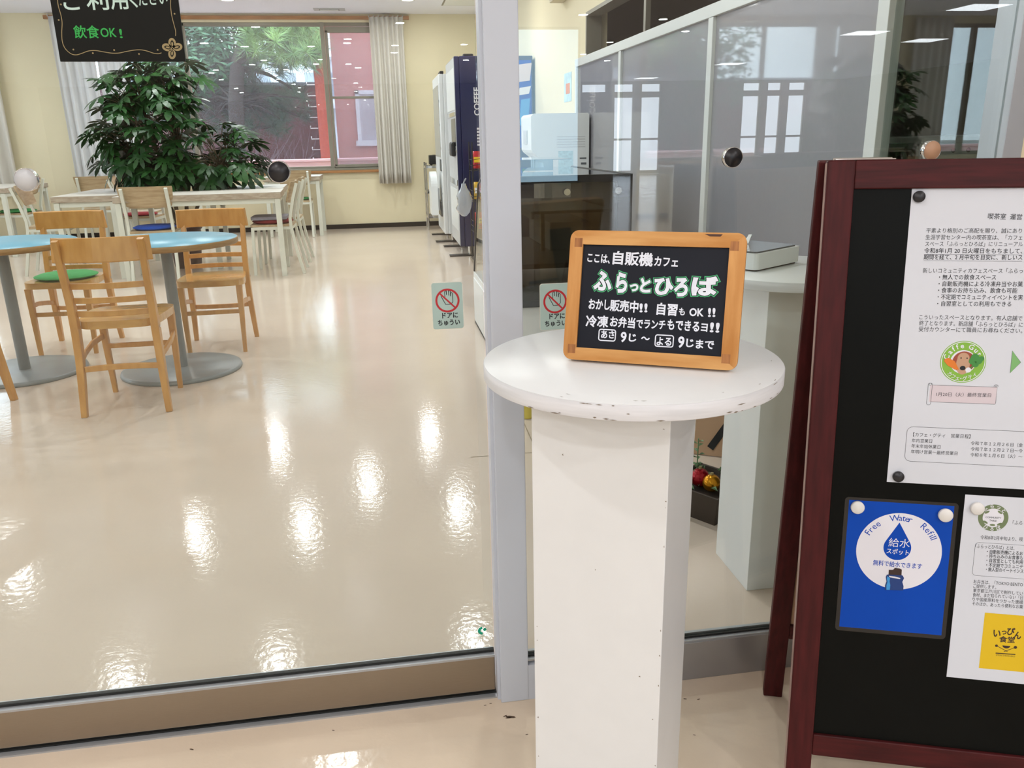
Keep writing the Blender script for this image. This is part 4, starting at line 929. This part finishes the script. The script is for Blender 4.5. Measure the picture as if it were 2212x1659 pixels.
for p in ((280, 65), (248, 290), (460, 718), (742, 770), (1050, 725), (1410, 782), (1680, 722), (1925, 200)): c = G(*p); mb.poly(circ(c[0], c[1], .0013, 12), .0003)
c = G(1895, 705)
for a in (.3, 1.5, 2.9, 4.5):
    q = [(c[0]+(.0085+.0075*math.cos(b))*math.cos(a)-.0058*math.sin(b)*math.sin(a), c[1]+(.0085+.0075*math.cos(b))*math.sin(a)+.0058*math.sin(b)*math.cos(a)) for b in [2*PI*k/20 for k in range(20)]]
    mb.m(0).poly(q, .0003); q = [(c[0]+(.0075+.005*math.cos(b))*math.cos(a)-.0026*math.sin(b)*math.sin(a), c[1]+(.0075+.005*math.cos(b))*math.sin(a)+.0026*math.sin(b)*math.cos(a)) for b in [2*PI*k/16 for k in range(16)]]
    mb.m(1).poly(q, .0004); q = [(c[0]+(.007+.0034*math.cos(b))*math.cos(a)-.0013*math.sin(b)*math.sin(a), c[1]+(.007+.0034*math.cos(b))*math.sin(a)+.0013*math.sin(b)*math.cos(a)) for b in [2*PI*k/16 for k in range(16)]]; mb.m(0).poly(q, .0005)
mb.build('gold_border', ['inkgold', 'chalkblack'], t)

# ------------------------------------------------------------------ things by the right wall
# flat white box with a dark glass top, on the second high table
c0 = atz(1633, 588, .8285); d0 = (atz(1728, 567, .8285)-c0); rz = math.atan2(d0.y, d0.x)
t = thing('flat_box', 'flat white box with a dark grey top lying on the high table behind the glass', 'box', (c0.x, c0.y, .8285), rz)
bw, bd = .205, .19
MB().prism(rrect(0, bw, 0, bd, .012), .004, .043).build('case', 'whitepaint', t, .003)
MB().prism(rrect(.008, bw-.008, .008, bd-.006, .01), .0431, .0465).build('glass_top', 'graphite', t, .001)
MB().prism(rrect(.006, bw-.006, .006, bd-.006, .01), 0, .0039).build('base_gasket', 'rubber', t)
MB().sweep([(.01, .10, .047), (.03, .12, .075), (.06, .13, .074), (.10, .13, .058), (.125, .135, .047)], .010, .0012, (0, 1, 0)).sweep([(.128, .11, .047), (.150, .115, .068), (.156, .118, .066), (.135, .12, .0478)], .009, .0012, (0, 1, 0)).build('white_ribbon', 'whiteplastic', t)
# planter with baubles behind the high tables
t = thing('planter', 'dark brown tapered planter box on the floor behind the white high table', 'planter', (.967, 2.232, 0), math.radians(34))
mb = MB(); b, a = .085, .105; mb.ring([[(-b, -b, 0), (b, -b, 0), (b, b, 0), (-b, b, 0)], [(-a, -a, .10), (a, -a, .10), (a, a, .10), (-a, a, .10)], [(-a+.008, -a+.008, .10), (a-.008, -a+.008, .10), (a-.008, a-.008, .10), (-a+.008, a-.008, .10)], [(-a+.012, -a+.012, .08), (a-.012, -a+.012, .08), (a-.012, a-.012, .08), (-a+.012, a-.012, .08)]], False)
mb.build('box', 'planter', t, .002)
MB().box(-.088, .088, -.088, .088, .075, .086).build('soil', 'soil', t)
sq = Matrix.Rotation(-math.radians(34), 4, 'Z') @ (atz(1504, 1046, .09)-V((.967, 2.232, .09)))
mb = MB(); r = random.Random(3)
for k in range(34):
    x, y = r.uniform(-.085, .085), r.uniform(-.085, .085); z = .090+r.uniform(0, .025); a = r.uniform(0, 6.3); l = r.uniform(.02, .036)
    for s in (1, -1): mb.add([(x, y, z), (x+l*.5*math.cos(a+s*.5), y+l*.5*math.sin(a+s*.5), z+.012), (x+l*math.cos(a), y+l*math.sin(a), z+.004)], [(0, 1, 2)])
for k in range(16):
    z = .10+.009*k; a = k*2.4; x, y = sq.x, sq.y; l = .022
    mb.add([(x, y, z), (x+l*.6*math.cos(a+.5), y+l*.6*math.sin(a+.5), z+.008), (x+l*math.cos(a), y+l*math.sin(a), z+.006), (x+l*.6*math.cos(a-.5), y+l*.6*math.sin(a-.5), z+.008)], [(0, 1, 2, 3)])
mb.tube([(sq.x, sq.y, .08), (sq.x, sq.y, .245)], .002, 5).build('greenery', 'sprig', t)
for nm, lab, cat, px, py, y, r_, m in (('bauble', 'shiny red bauble resting in the dark planter', 'ornament', 1512, 1031, .118, .030, 'redbauble'), ('bauble', 'matt gold bauble resting in the dark planter', 'ornament', 1537, 1043, .116, .028, 'gold')):
    c = atz(px, py, y); t = thing(nm, lab, cat, (c.x, c.y, c.z-r_))
    MB().sphere((0, 0, r_), r_, 28, 16).build('ball', m, t); MB().cyl((0, 0, 2*r_-.001), (0, 0, 2*r_+.006), .005, None, 12).build('cap', 'inkgold', t)
# kraft display board leaning behind the planter
t = thing('kraft_board', 'brown kraft board with a black strip leaning behind the planter', 'board', (1.235, 2.60, 0), math.radians(-30))
Xk = Matrix.Rotation(math.radians(-14), 4, 'X')
MB().box(-.16, .16, -.004, .004, .002, .40, Xk).build('panel', 'cardboard', t, .001)
Xk2 = Xk @ Matrix.Translation((-.045, -.0052, .125)) @ Matrix.Rotation(math.radians(30), 4, 'Y')
MB().box(-.013, .013, -.001, .001, -.11, .16, Xk2).build('strip', 'blackplastic', t)
# yellow foam post by the floor joint
c = atz(1141, 906); t = thing('foam_post', 'short yellow foam post standing on the floor beside the grey pillar', 'post', (c.x, c.y+.03, 0))
MB().lathe([(0, 0), (.030, .001), (.033, .008), (.033, .245), (.030, .255), (0, .257)], 32).build('body', 'yellowplastic', t); MB().lathe([(0, .2572), (.024, .2572), (.022, .2595), (0, .26)], 24).build('cap', 'whiteplastic', t)

# smoked showcase
SX0, SX1, SY0, SY1, SZ = .556, 1.215, 3.9, 5.15, .972
t = thing('showcase', 'low display counter with smoked end panel and black frame behind the pillar', 'display case', (SX0, SY0, 0))
w, dd = SX1-SX0, SY1-SY0
MB().box(0, w, .02, dd, 0, .335).build('base', 'whiteplastic', t, .004); MB().box(-.006, .001, .06, dd-.04, .03, .30).build('base_panel', 'whitepaint', t, .002)
MB().box(-.001, w, .015, dd, 0, .012).build('plinth', 'rubber', t)
fr = MB().box(0, w, 0, .03, SZ-.035, SZ).box(w-.075, w, 0, .03, .336, SZ).box(0, w, 0, .03, .336, .37)
fr.sweep([(.008, .015, .336), (.05, .015, SZ-.10), (.085, .015, SZ-.03), (.13, .015, SZ-.008)], .03, .018, (0, 1, 0)).sweep([(.008, dd-.015, .336), (.05, dd-.015, SZ-.10), (.085, dd-.015, SZ-.03), (.13, dd-.015, SZ-.008)], .03, .018, (0, 1, 0))
fr.box(w-.02, w, .03, dd, .336, SZ).build('frame', 'blackplastic', t, .003)
MB().prism([(.012, .37), (w-.07, .37), (w-.07, SZ-.034), (.12, SZ-.034), (.085, SZ-.05), (.055, SZ-.11)], .012, .017, Matrix(((1, 0, 0, 0), (0, 0, 1, 0), (0, 1, 0, 0), (0, 0, 0, 1)))).build('smoked_panel', 'tint', t)
MB().ring([[(x, .03, z) for x, z in ((.004, .34), (.045, SZ-.10), (.08, SZ-.03), (.125, SZ-.004))], [(x, dd-.03, z) for x, z in ((.004, .34), (.045, SZ-.10), (.08, SZ-.03), (.125, SZ-.004))]], True, False, False).build('curved_glass', 'acrylic', t)
MB().box(.12, w-.02, .03, dd, SZ-.012, SZ-.004).build('top_glass', 'acrylic', t)
MB().box(.03, w-.10, .05, dd-.05, .52, .545).box(.03, .045, .05, dd-.05, .47, .52).build('shelf', 'steel', t, .002)
MB().box(.20, w-.03, .25, dd-.08, .77, .785).box(.20, .215, .25, dd-.08, .745, .77).box(.30, .32, .5, .52, .546, .77).build('shelf', 'steel', t, .002)
MB().box(.35, w-.08, .5, dd-.1, .546, .70).build('tray_box', 'greymetal', t, .004)
for x in (.33, .585): MB().cyl((x, -.001, SZ-.078), (x, -.012, SZ-.078), .017, .016, 28).cyl((x, -.012, SZ-.078), (x, -.0135, SZ-.078), .011, .011, 20).build('lock', 'chrome', t)
MB().box(.05, .052, .2, .65, SZ, SZ+.07).box(.05, .40, .65, .652, SZ, SZ+.07).box(.05, .40, .2, .65, SZ+.068, SZ+.071).build('acrylic_tray', 'acrylic', t)

# water server
t = thing('water_server', 'white water server with an overhanging head beside the frosted partition', 'water dispenser', (1.10, 6.0, 0))
prof = [(.10, 0), (.43, 0), (.43, 1.30), (.42, 1.312), (.02, 1.312), (0, 1.295), (0, 1.06), (.012, 1.04), (.05, 1.01), (.085, .97), (.095, .92), (.095, .45), (.07, .44), (.07, .2)]
Xp = Matrix(((1, 0, 0, 0), (0, 0, 1, 0), (0, 1, 0, 0), (0, 0, 0, 1)))
MB().prism(prof, 0, .42, Xp).build('body', 'whiteplastic', t, .012, 3)
mb = MB()
for k in range(5): mb.box(.19, .40, -.0015, -.0003, 1.075+.018*k, 1.079+.018*k)
mb.build('vent_slots', 'greyplastic', t)
MB().box(.20, .31, -.0015, -.0003, .80, 1.05).build('instruction_label', mat('pale_blue_label', '#bcd6dc', rough=.5, var=.15, vscale=60), t)
MB().box(.36, .41, -.0016, -.0004, .99, 1.0).box(.37, .41, -.0016, -.0004, .95, .965).build('small_labels', 'inkgrey', t)
MB().box(-.012, .0, .15, .27, 1.10, 1.2).build('control_panel', 'greyplastic', t, .003); MB().box(.03, .10, .16, .26, .90, .93).cyl((.05, .17, .93), (.05, .17, 1.02), .01).cyl((.05, .25, .93), (.05, .25, 1.02), .01).build('tap', 'greyplastic', t)
# wall things on the right wall
t = thing('wall_speaker', 'beige box speaker high on the cream wall right of the pillar', 'speaker', (XR, 6.85, 2.18))
MB().box(-.11, -.002, -.13, .13, 0, .20).build('cabinet', mat('beige_plastic', '#cfc4a8', rough=.5), t, .006); MB().box(-.113, -.1102, -.11, .11, .02, .18).build('grille', mat('beige_grille', '#a89f86', rough=.8), t)
t = thing('small_poster', 'small blue and orange picture pinned to the cream wall above the water server', 'poster', (XR, 6.78, 1.42))
MB().box(-.003, -.001, -.13, .13, 0, .22).build('sheet', mat('pale_poster', '#bcd9df', rough=.6, var=.2, vscale=14), t); MB().box(-.0042, -.0032, -.08, .06, .06, .14).build('orange_picture', 'orangeprint', t)

# vending machines (fronts face left into the room)
t = thing('coffee_vending_machine', 'tall navy coffee vending machine beside the wall, behind the pillar', 'vending machine', (.765, 8.2, 0))
MB().box(.05, .76, 0, .95, .10, 1.90).build('cabinet', 'navy', t, .006)
MB().box(0, .05, .01, .94, .10, 1.90).build('door', 'navy', t, .008); MB().box(-.003, 0, .014, .936, .11, 1.89).build('front_panel', 'greyplastic', t)
for z0, z1 in ((1.36, 1.40), (1.02, 1.05), (.70, .76)): MB().box(-.012, 0, .02, .90, z0, z1).build('trim_bar', 'chrome', t, .003)
MB().box(-.006, -.0032, .03, .9, 1.42, 1.80).build('selection_window', 'whiteplastic', t); MB().box(-.006, -.0032, .05, .5, 1.08, 1.34).build('button_panel', 'graphite', t); MB().box(-.05, 0, .1, .32, .98, 1.12).build('cup_door', 'blackplastic', t, .02)
MB().box(-.008, -.0032, .08, .85, .25, .66).build('lower_panel', 'whiteplastic', t, .004); MB().box(.10, .2, .1, .18, 1.90, 1.93).build('lamp_housing', 'blackplastic', t, .01)
for y in (.08, .86):
    for x in (.10, .68): MB().cyl((x, y, .014), (x, y, .10), .018).build('foot', 'chrome', t)
    MB().prism(rrect(-.11, .20, y-.055, y+.055, .012), 0, .013).build('floor_plate', 'blackplastic', t, .002)
mb = MB(); Xt = Matrix(((0, -1, 0, .52), (0, 0, -1, -.001), (1, 0, 0, 1.02), (0, 0, 0, 1)))
def side_text(body, off):
    vs, fs = text_geo(body, .02, 3); mb.add([(0.232-p[1]*.075, -.0015, 1.36+p[0]*.075) for p in vs], fs)
side_text('COFFEE', 0)
for k in range(6): mb.add([(.20+.035*a, -.0015, 1.08+.03*k+.018*b) for a, b in ((0, 0), (1, 0), (1, 1), (0, 1))], [(0, 1, 2, 3)])
mb.build('white_side_lettering', 'printwhite', t)
bl = MB().box(.44, .745, -.004, -.001, 1.05, 1.86); bl.build('blue_side_poster', 'posterblue', t)
mb = MB()
for x, z, w_, h_, i in ((.45, 1.62, .12, .20, 0), (.60, 1.66, .13, .16, 1), (.47, 1.52, .10, .07, 2), (.61, 1.54, .11, .07, 2), (.47, 1.28, .10, .22, 2), (.62, 1.26, .09, .24, 3), (.64, 1.08, .08, .16, 4)):
    mb.m(i).add([(x+q*w_+.02*s, -.0055, z+s*h_+.3*q*.05) for q, s in ((0, 0), (1, 0), (1, 1), (0, 1))], [(0, 1, 2, 3)])
mb.build('product_pictures', ['redprint', 'pinkprint', 'printwhite', 'cyanprint', 'leafprint'], t)
t = thing('drink_vending_machine', 'white drink vending machine standing beyond the navy one', 'vending machine', (.70, 9.40, 0))
MB().box(.05, .78, 0, 1.0, .10, 1.83).build('cabinet', 'whiteplastic', t, .006); MB().box(0, .05, .005, .995, .10, 1.83).build('door', 'whitepaint', t, .01)
MB().box(-.004, 0, .08, .92, .95, 1.72).build('display_window', mat('grey_display', '#a9adb0', rough=.2), t)
for k in range(5): MB().cyl((-.002, .05, .55+.25*k), (.0, .05, .55+.25*k), .012).build('bolt', 'graphite', t)
MB().box(-.02, 0, .2, .75, .28, .46).build('dispensing_flap', 'graphite', t, .008); MB().box(-.012, 0, .08, .2, .80, .93).build('coin_slot', 'graphite', t, .003); MB().box(.02, .06, .02, .3, 1.83, 1.86).build('lamp_housing', 'blackplastic', t, .005)
for y in (.12, .88):
    for x in (.10, .70): MB().cyl((x, y, .014), (x, y, .10), .018).build('foot', 'chrome', t)
    MB().prism(rrect(-.10, .2, y-.055, y+.055, .012), 0, .013).build('floor_plate', 'blackplastic', t, .002)
t = thing('recycling_bin', 'white bin with a rounded top leaning at the front of the white vending machine', 'bin', (.575, 9.75, .30))
MB().prism([(-.20, 0), (.20, 0), (.20, .33)]+[(.20*math.cos(a), .33+.16*math.sin(a)) for a in [PI*k/16 for k in range(1, 16)]]+[(-.20, .33)], 0, .075, Matrix(((0, 0, 1, 0), (1, 0, 0, 0), (0, 1, 0, 0), (0, 0, 0, 1)))).build('body', 'whiteplastic', t, .012)
MB().box(.0755, .1, -.12, .12, .05, .3).build('mounting_plate', 'greyplastic', t)
# chrome wire shelf
t = thing('wire_shelf', 'chrome wire shelf against the far wall beyond the vending machines', 'shelf', (.80, 11.05, 0))
for x in (-.20, .20):
    for y in (-.18, .18): MB().cyl((x, y, 0), (x, y, .86), .0125, None, 12).build('post', 'chrome', t)
for z in (.18, .50, .82):
    mb = MB().box(-.2, .2, -.19, -.175, z-.03, z).box(-.2, .2, .175, .19, z-.03, z).box(-.208, -.195, -.18, .18, z-.03, z).box(.195, .208, -.18, .18, z-.03, z)
    for k in range(13): mb.cyl((-.19+.38*k/12, -.18, z-.004), (-.19+.38*k/12, .18, z-.004), .003, None, 6)
    mb.build('wire_tier', 'chrome', t)
t = thing('toaster', 'small black appliance on top of the chrome wire shelf', 'appliance', (.80, 11.02, .821))
MB().box(-.15, .15, -.10, .10, .012, .13).build('body', 'blackplastic', t, .012); MB().box(-.10, .10, -.04, -.015, .1305, .134).box(-.10, .10, .015, .04, .1305, .134).build('slots', 'steel', t)
for x in (-.12, .12): MB().cyl((x, -.07, 0), (x, -.07, .0118), .012).cyl((x, .07, 0), (x, .07, .0118), .012).build('foot', 'rubber', t)
# wire snack rack and its packets
t = thing('snack_rack', 'black wire snack rack on a silver foot in front of the navy vending machine', 'rack', (1.02, 7.78, 0))
mb = MB()
for x in (-.17, .17):
    for y in (-.13, .13): mb.cyl((x, y, .04), (x, y, 1.12), .006, None, 8)
mb.build('uprights', 'blackplastic', t)
for z in (.30, .58, .86):
    mb = MB()
    for y in (-.13, -.05, .05, .13): mb.cyl((-.17, y, z), (.17, y, z+.05), .003, None, 6)
    for k in range(6): mb.cyl((-.17+.068*k, -.13, z+.01*k), (-.17+.068*k, .13, z+.01*k), .003, None, 6)
    for h in (.05, .10): mb.tube([(.17, -.13, z+h+.05), (-.17, -.13, z+h), (-.17, .13, z+h), (.17, .13, z+h+.05)], .003, 6)
    mb.build('wire_basket', 'blackplastic', t)
MB().box(-.19, .19, -.15, .15, .012, .04).build('foot_tray', 'steel', t, .004)
for x in (-.15, .15): MB().cyl((x, -.12, 0), (x, -.12, .0118), .02).cyl((x, .12, 0), (x, .12, .0118), .02).build('caster', 'rubber', t)
cols = ['#c6242c', '#e8e2d8', '#d8342c', '#c9a12c', '#2f8f46', '#f0ece4', '#b01f2a', '#8c5a2c', '#d64030', '#e4d8c0']
k = 0
names = ['red', 'cream', 'scarlet', 'mustard', 'green', 'white', 'crimson', 'brown', 'bright red', 'pale yellow']
for z, lev in ((.30, 'bottom'), (.58, 'middle'), (.86, 'top')):
    for x in (-.115, -.005, .105):
        c = cols[k % 10]; nm = names[k % 10]
        t = thing('snack_packet', '%s snack packet in the %s basket of the wire rack' % (nm, lev), 'snack packet', (1.02+x, 7.78-.03, z+.012+(x+.17)*.15), 0, 'snack packets in the wire rack')
        Xq = Matrix.Rotation(-.25, 4, 'X')
        MB().ring([[(-.045, -.002, .0), (.045, -.002, 0), (.045, .002, 0), (-.045, .002, 0)], [(-.043, -.022, .05), (.043, -.022, .05), (.043, .022, .05), (-.043, .022, .05)], [(-.043, -.024, .11), (.043, -.024, .11), (.043, .024, .11), (-.043, .024, .11)], [(-.045, -.002, .16), (.045, -.002, .16), (.045, .002, .16), (-.045, .002, .16)]], True, True, True, Xq).build('packet', mat('printed_foil', c, rough=.25, spec=.6, var=.12, vscale=25), t)
        MB().box(-.03, .03, -.026, -.0245, .05, .10, Xq).build('printed_label', 'printwhite' if k % 2 else 'yellowprint', t); k += 1
t = thing('plastic_bag', 'crumpled clear plastic bag hanging from the left side of the snack rack', 'bag', (.765, 7.70, .45))
mb = MB(); r = random.Random(9); rs = []
for j in range(9):
    f = j/8; rr = .02+.075*math.sin(PI*min(1, f*1.1))**.7*(1-.35*f); rs.append([(rr*math.cos(2*PI*i/14)*r.uniform(.75, 1.2)*.9, rr*math.sin(2*PI*i/14)*r.uniform(.7, 1.2), .30*f) for i in range(14)])
mb.ring(rs, True).build('bag_body', 'bag', t); MB().tube([(0, 0, .30), (.01, -.005, .325), (.025, 0, .345)], .007, 8).build('knotted_handle', 'bag', t)
# things in the unlit room
t = thing('white_rack', 'white perforated metal rack in the unlit room behind the clear pane', 'rack', (2.35, 2.98, 0))
MB().box(-.40, .40, -.2, .2, 1.10, 1.125).box(-.40, .40, -.2, -.185, 1.02, 1.10).build('top_tray', 'whitepaint', t, .004); MB().box(-.40, .40, -.2, .2, .80, .825).build('lower_shelf', 'whitepaint', t, .004)
for x in (-.385, .385):
    for y in (-.18, .18): MB().box(x-.012, x+.012, y-.012, y+.012, 0, 1.09).build('leg', 'whitemetal', t)
mb = MB()
for k in range(12): mb.cyl((-.33+.06*k, -.2005, 1.075), (-.33+.06*k, -.2015, 1.075), .009, None, 10)
mb.build('perforations', 'graphite', t)
t = thing('room_poster', 'small dark blue poster on the back wall of the unlit room', 'poster', (RX-.004, 4.6, 1.2))
MB().box(-.003, 0, -.16, .16, 0, .34).build('sheet', mat('dim_blue_poster', '#3c4c66', rough=.6), t); MB().box(-.0045, -.0032, -.12, .02, .03, .12).build('pale_panel', 'pinkprint', t)
# glowing panel added in the lobby for the bright reflection in the fixed glass
t = thing('lobby_display', 'bright lit information display standing in the lobby behind the viewer', 'display', (.905, -1.6, 0), PI)
MB().box(-.185, .185, -.02, .02, .90, 1.70).build('housing', 'blackplastic', t, .004); MB().box(-.172, .172, -.0225, -.0205, .915, 1.685).build('screen', 'screen', t); MB().box(-.03, .03, -.015, .015, .02, .90).build('stand', 'blackplastic', t); MB().box(-.2, .2, -.15, .15, 0, .02).build('base', 'blackplastic', t)

# ================================================================== OUTDOORS, seen through the far window
struct('ground', MB().box(-60, 60, YF+.2, 90, -.3, -.05), 'ground')
mb = MB().box(-9, 9, 12.8, 13.0, -.05, .86); mb.m(1).box(-9, 9, 12.77, 13.03, .86, .90)
tag(mb.build('parapet_wall', ['parapet', 'parapet'], None, .01), 'low salmon pink parapet wall just outside the far window', 'wall')
t = thing('vent_pipe', 'thin white pipe standing against the salmon parapet', 'pipe', (aty(586, 358, 12.76).x, 12.755, 0)); MB().cyl((0, 0, -.05), (0, 0, .87), .014, None, 12).build('pipe', 'whitepaint', t); MB().cyl((0, 0, .875), (0, 0, .9), .02, None, 12).build('cap', 'greyplastic', t)
t = thing('dark_red_wall', 'dark red tiled wall with a black coping beyond the pine tree', 'wall', (-5.4, 20, 0))
MB().box(-5, 4.2, 0, .4, -.05, 2.36).build('wall', 'darkred_wall', t); MB().box(-5.05, 4.3, -.05, .45, 2.36, 2.44).build('coping', mat('dark_slate_coping', '#4c5058', rough=.6), t)
t = thing('wall_ladder', 'row of white steel rungs climbing the dark red wall', 'ladder', (-1.41, 19.99, 0))
for k in range(9):
    z = .5+.235*k; MB().tube([(-.085, -.005, z+.05), (-.085, -.09, z+.05), (-.085, -.09, z), (.085, -.09, z), (.085, -.09, z), (.085, -.005, z)], .011, 6).build('rung', 'whitepaint', t)
t = thing('brick_pier', 'narrow pier of rough orange red render beside the mullion', 'pier', (-.915, 15.5, 0)); MB().box(-.115, .115, 0, .9, -.05, 5.2).build('pier', 'brick', t, .01); MB().box(-.14, .14, -.03, .9, 5.2, 5.3).build('cap', 'distant', t)
t = thing('pink_building', 'salmon pink building with a white framed window behind the right window pane', 'building', (0, 16.5, 0))
MB().box(-.75, 5.5, 0, 5, -.05, 6.2).build('wall', 'pinkwall', t)
x0, z0, z1 = aty(766, 195, 16.5).x, 1.10, 2.06
wd_ = MB().box(x0, x0+.07, -.05, -.001, z0, z1).box(x0+.75, x0+.82, -.05, -.001, z0, z1).box(x0, x0+.82, -.05, -.001, z1-.07, z1).box(x0-.04, x0+.86, -.09, -.001, z0-.05, z0+.05).build('window_frame', 'distant', t); MB().box(x0+.07, x0+.75, -.03, -.002, z0+.05, z1-.07).build('window_pane', mat('pale_blind_behind_glass', '#b9b6bd', rough=.15), wd_)
MB().box(-.02+x0*2.2, .02+x0*2.2, -.06, -.001, 1.2, 6).build('downpipe', 'greyplastic', t)
t = thing('apartment_block', 'distant white apartment block glimpsed above the dark red wall', 'building', (-4, 45, 0))
MB().box(-9, 4.5, 0, 6, -.05, 5.1).build('wall', 'distant', t)
for k in range(10):
    f_ = MB().box(-8.2+1.25*k, -7.4+1.25*k, -.04, -.001, 3.3, 4.5).build('window', mat('grey_window', '#8f98a4', rough=.2), t) if k == 0 else None
    if k: 
        q = w0.copy(); COL.objects.link(q); q.parent = t; q.location = (1.25*k, 0, 0)
    else: w0 = f_
MB().box(-9, 4.5, -.9, -.05, 2.75, 2.95).build('balcony', 'distant', t); MB().box(-9.1, 4.6, -.2, 6, 5.1, 5.25).build('roof', 'greyplastic', t)
# trees
def tuft(mb, c, n, L, r, up=.3):
    for k in range(n):
        d = V((r.gauss(0, 1), r.gauss(0, 1), r.gauss(0, 1)+up)).normalized(); s = d.orthogonal().normalized()*.0065; l = L*r.uniform(.7, 1.1)
        mb.add([c-s, c+s, c+d*l], [(0, 1, 2)])
def region(n, x0, x1, y0, y1, Y0, Y1, r):
    for k in range(n): yield aty(r.uniform(x0, x1), r.uniform(y0, y1), r.uniform(Y0, Y1))
def tree(name, label, base, trunk, spec, seed, radii):
    r = random.Random(seed); t = thing(name, label, 'tree', base); off = V(base); tips = [V(p) for p in trunk]
    MB().tube([p-off for p in tips], radii, 10).build('trunk', 'bark', t)
    br = MB(); F = {}
    for m, n, reg, kind, L in spec:
        mb = F.setdefault(m, MB())
        for p in region(n, *reg, r):
            if kind == 'pine': tuft(mb, p-off, 46, L, r)
            else:
                for k in range(26):
                    c = p-off+V((r.uniform(-.2, .2), r.uniform(-.2, .2), r.uniform(-.2, .2))); a = V((r.gauss(0, 1), r.gauss(0, 1), r.gauss(0, .6))).normalized(); s = a.orthogonal().normalized()*L*.16
                    mb.add([c, c+a*L*.5+s, c+a*L, c+a*L*.5-s], [(0, 1, 2, 3)])
            if r.random() < .5:
                q = min(tips, key=lambda s: (s-p).length); br.tube([q-off, (q-off).lerp(p-off, .5)+V((0, 0, .08)), p-off], [.03, .018, .007], 5)
    br.build('branches', 'bark', t)
    for m, mb in F.items(): mb.build('foliage', m, t)
p = aty(512, 330, 15.2)
tr = [V((p.x, 15.2, -.05)), aty(512, 300, 15.2), aty(510, 220, 15.2), aty(512, 140, 15.2), aty(535, 60, 15.2), aty(550, -60, 15.3)]
tree('pine_tree', 'pine tree with long needles filling the upper half of the window', (p.x, 15.2, -.05), tr,
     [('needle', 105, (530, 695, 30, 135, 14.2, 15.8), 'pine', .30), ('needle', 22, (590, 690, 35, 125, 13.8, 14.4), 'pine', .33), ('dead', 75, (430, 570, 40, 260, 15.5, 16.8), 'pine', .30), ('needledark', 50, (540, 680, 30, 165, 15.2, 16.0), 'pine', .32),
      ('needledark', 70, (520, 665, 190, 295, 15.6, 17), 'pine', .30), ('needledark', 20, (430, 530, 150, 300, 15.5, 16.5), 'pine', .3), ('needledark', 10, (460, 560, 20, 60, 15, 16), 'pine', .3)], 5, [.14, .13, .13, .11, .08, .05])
p = aty(420, 330, 16.5)
tree('broadleaf_tree', 'broad leaved tree left of the pine trunk outside the window', (p.x, 16.5, -.05), [V((p.x, 16.5, -.05)), aty(420, 200, 16.5), aty(430, 60, 16.5)],
     [('broad', 90, (385, 500, 35, 190, 15.2, 17), 'broad', .17), ('broad', 26, (280, 400, 60, 220, 15.5, 17), 'broad', .17), ('needledark', 20, (390, 520, 225, 320, 16, 17), 'pine', .32)], 12, [.10, .08, .05])
mb = MB(); r = random.Random(31); b0 = V((-2.6, 17.5, -.05))
for k in range(46):
    p = aty(r.uniform(500, 690), r.uniform(255, 345), r.uniform(17, 18.2))-b0; q = V((p.x*.5+r.uniform(-.5, .5), p.y, p.z*.3)); mb.tube([q, q.lerp(p, .5)+V((.06, 0, .05)), p], [.009, .006, .003], 4)
t = thing('bare_shrub', 'bare twiggy shrub in front of the dark red wall', 'shrub', b0); mb.build('twigs', 'twig', t)
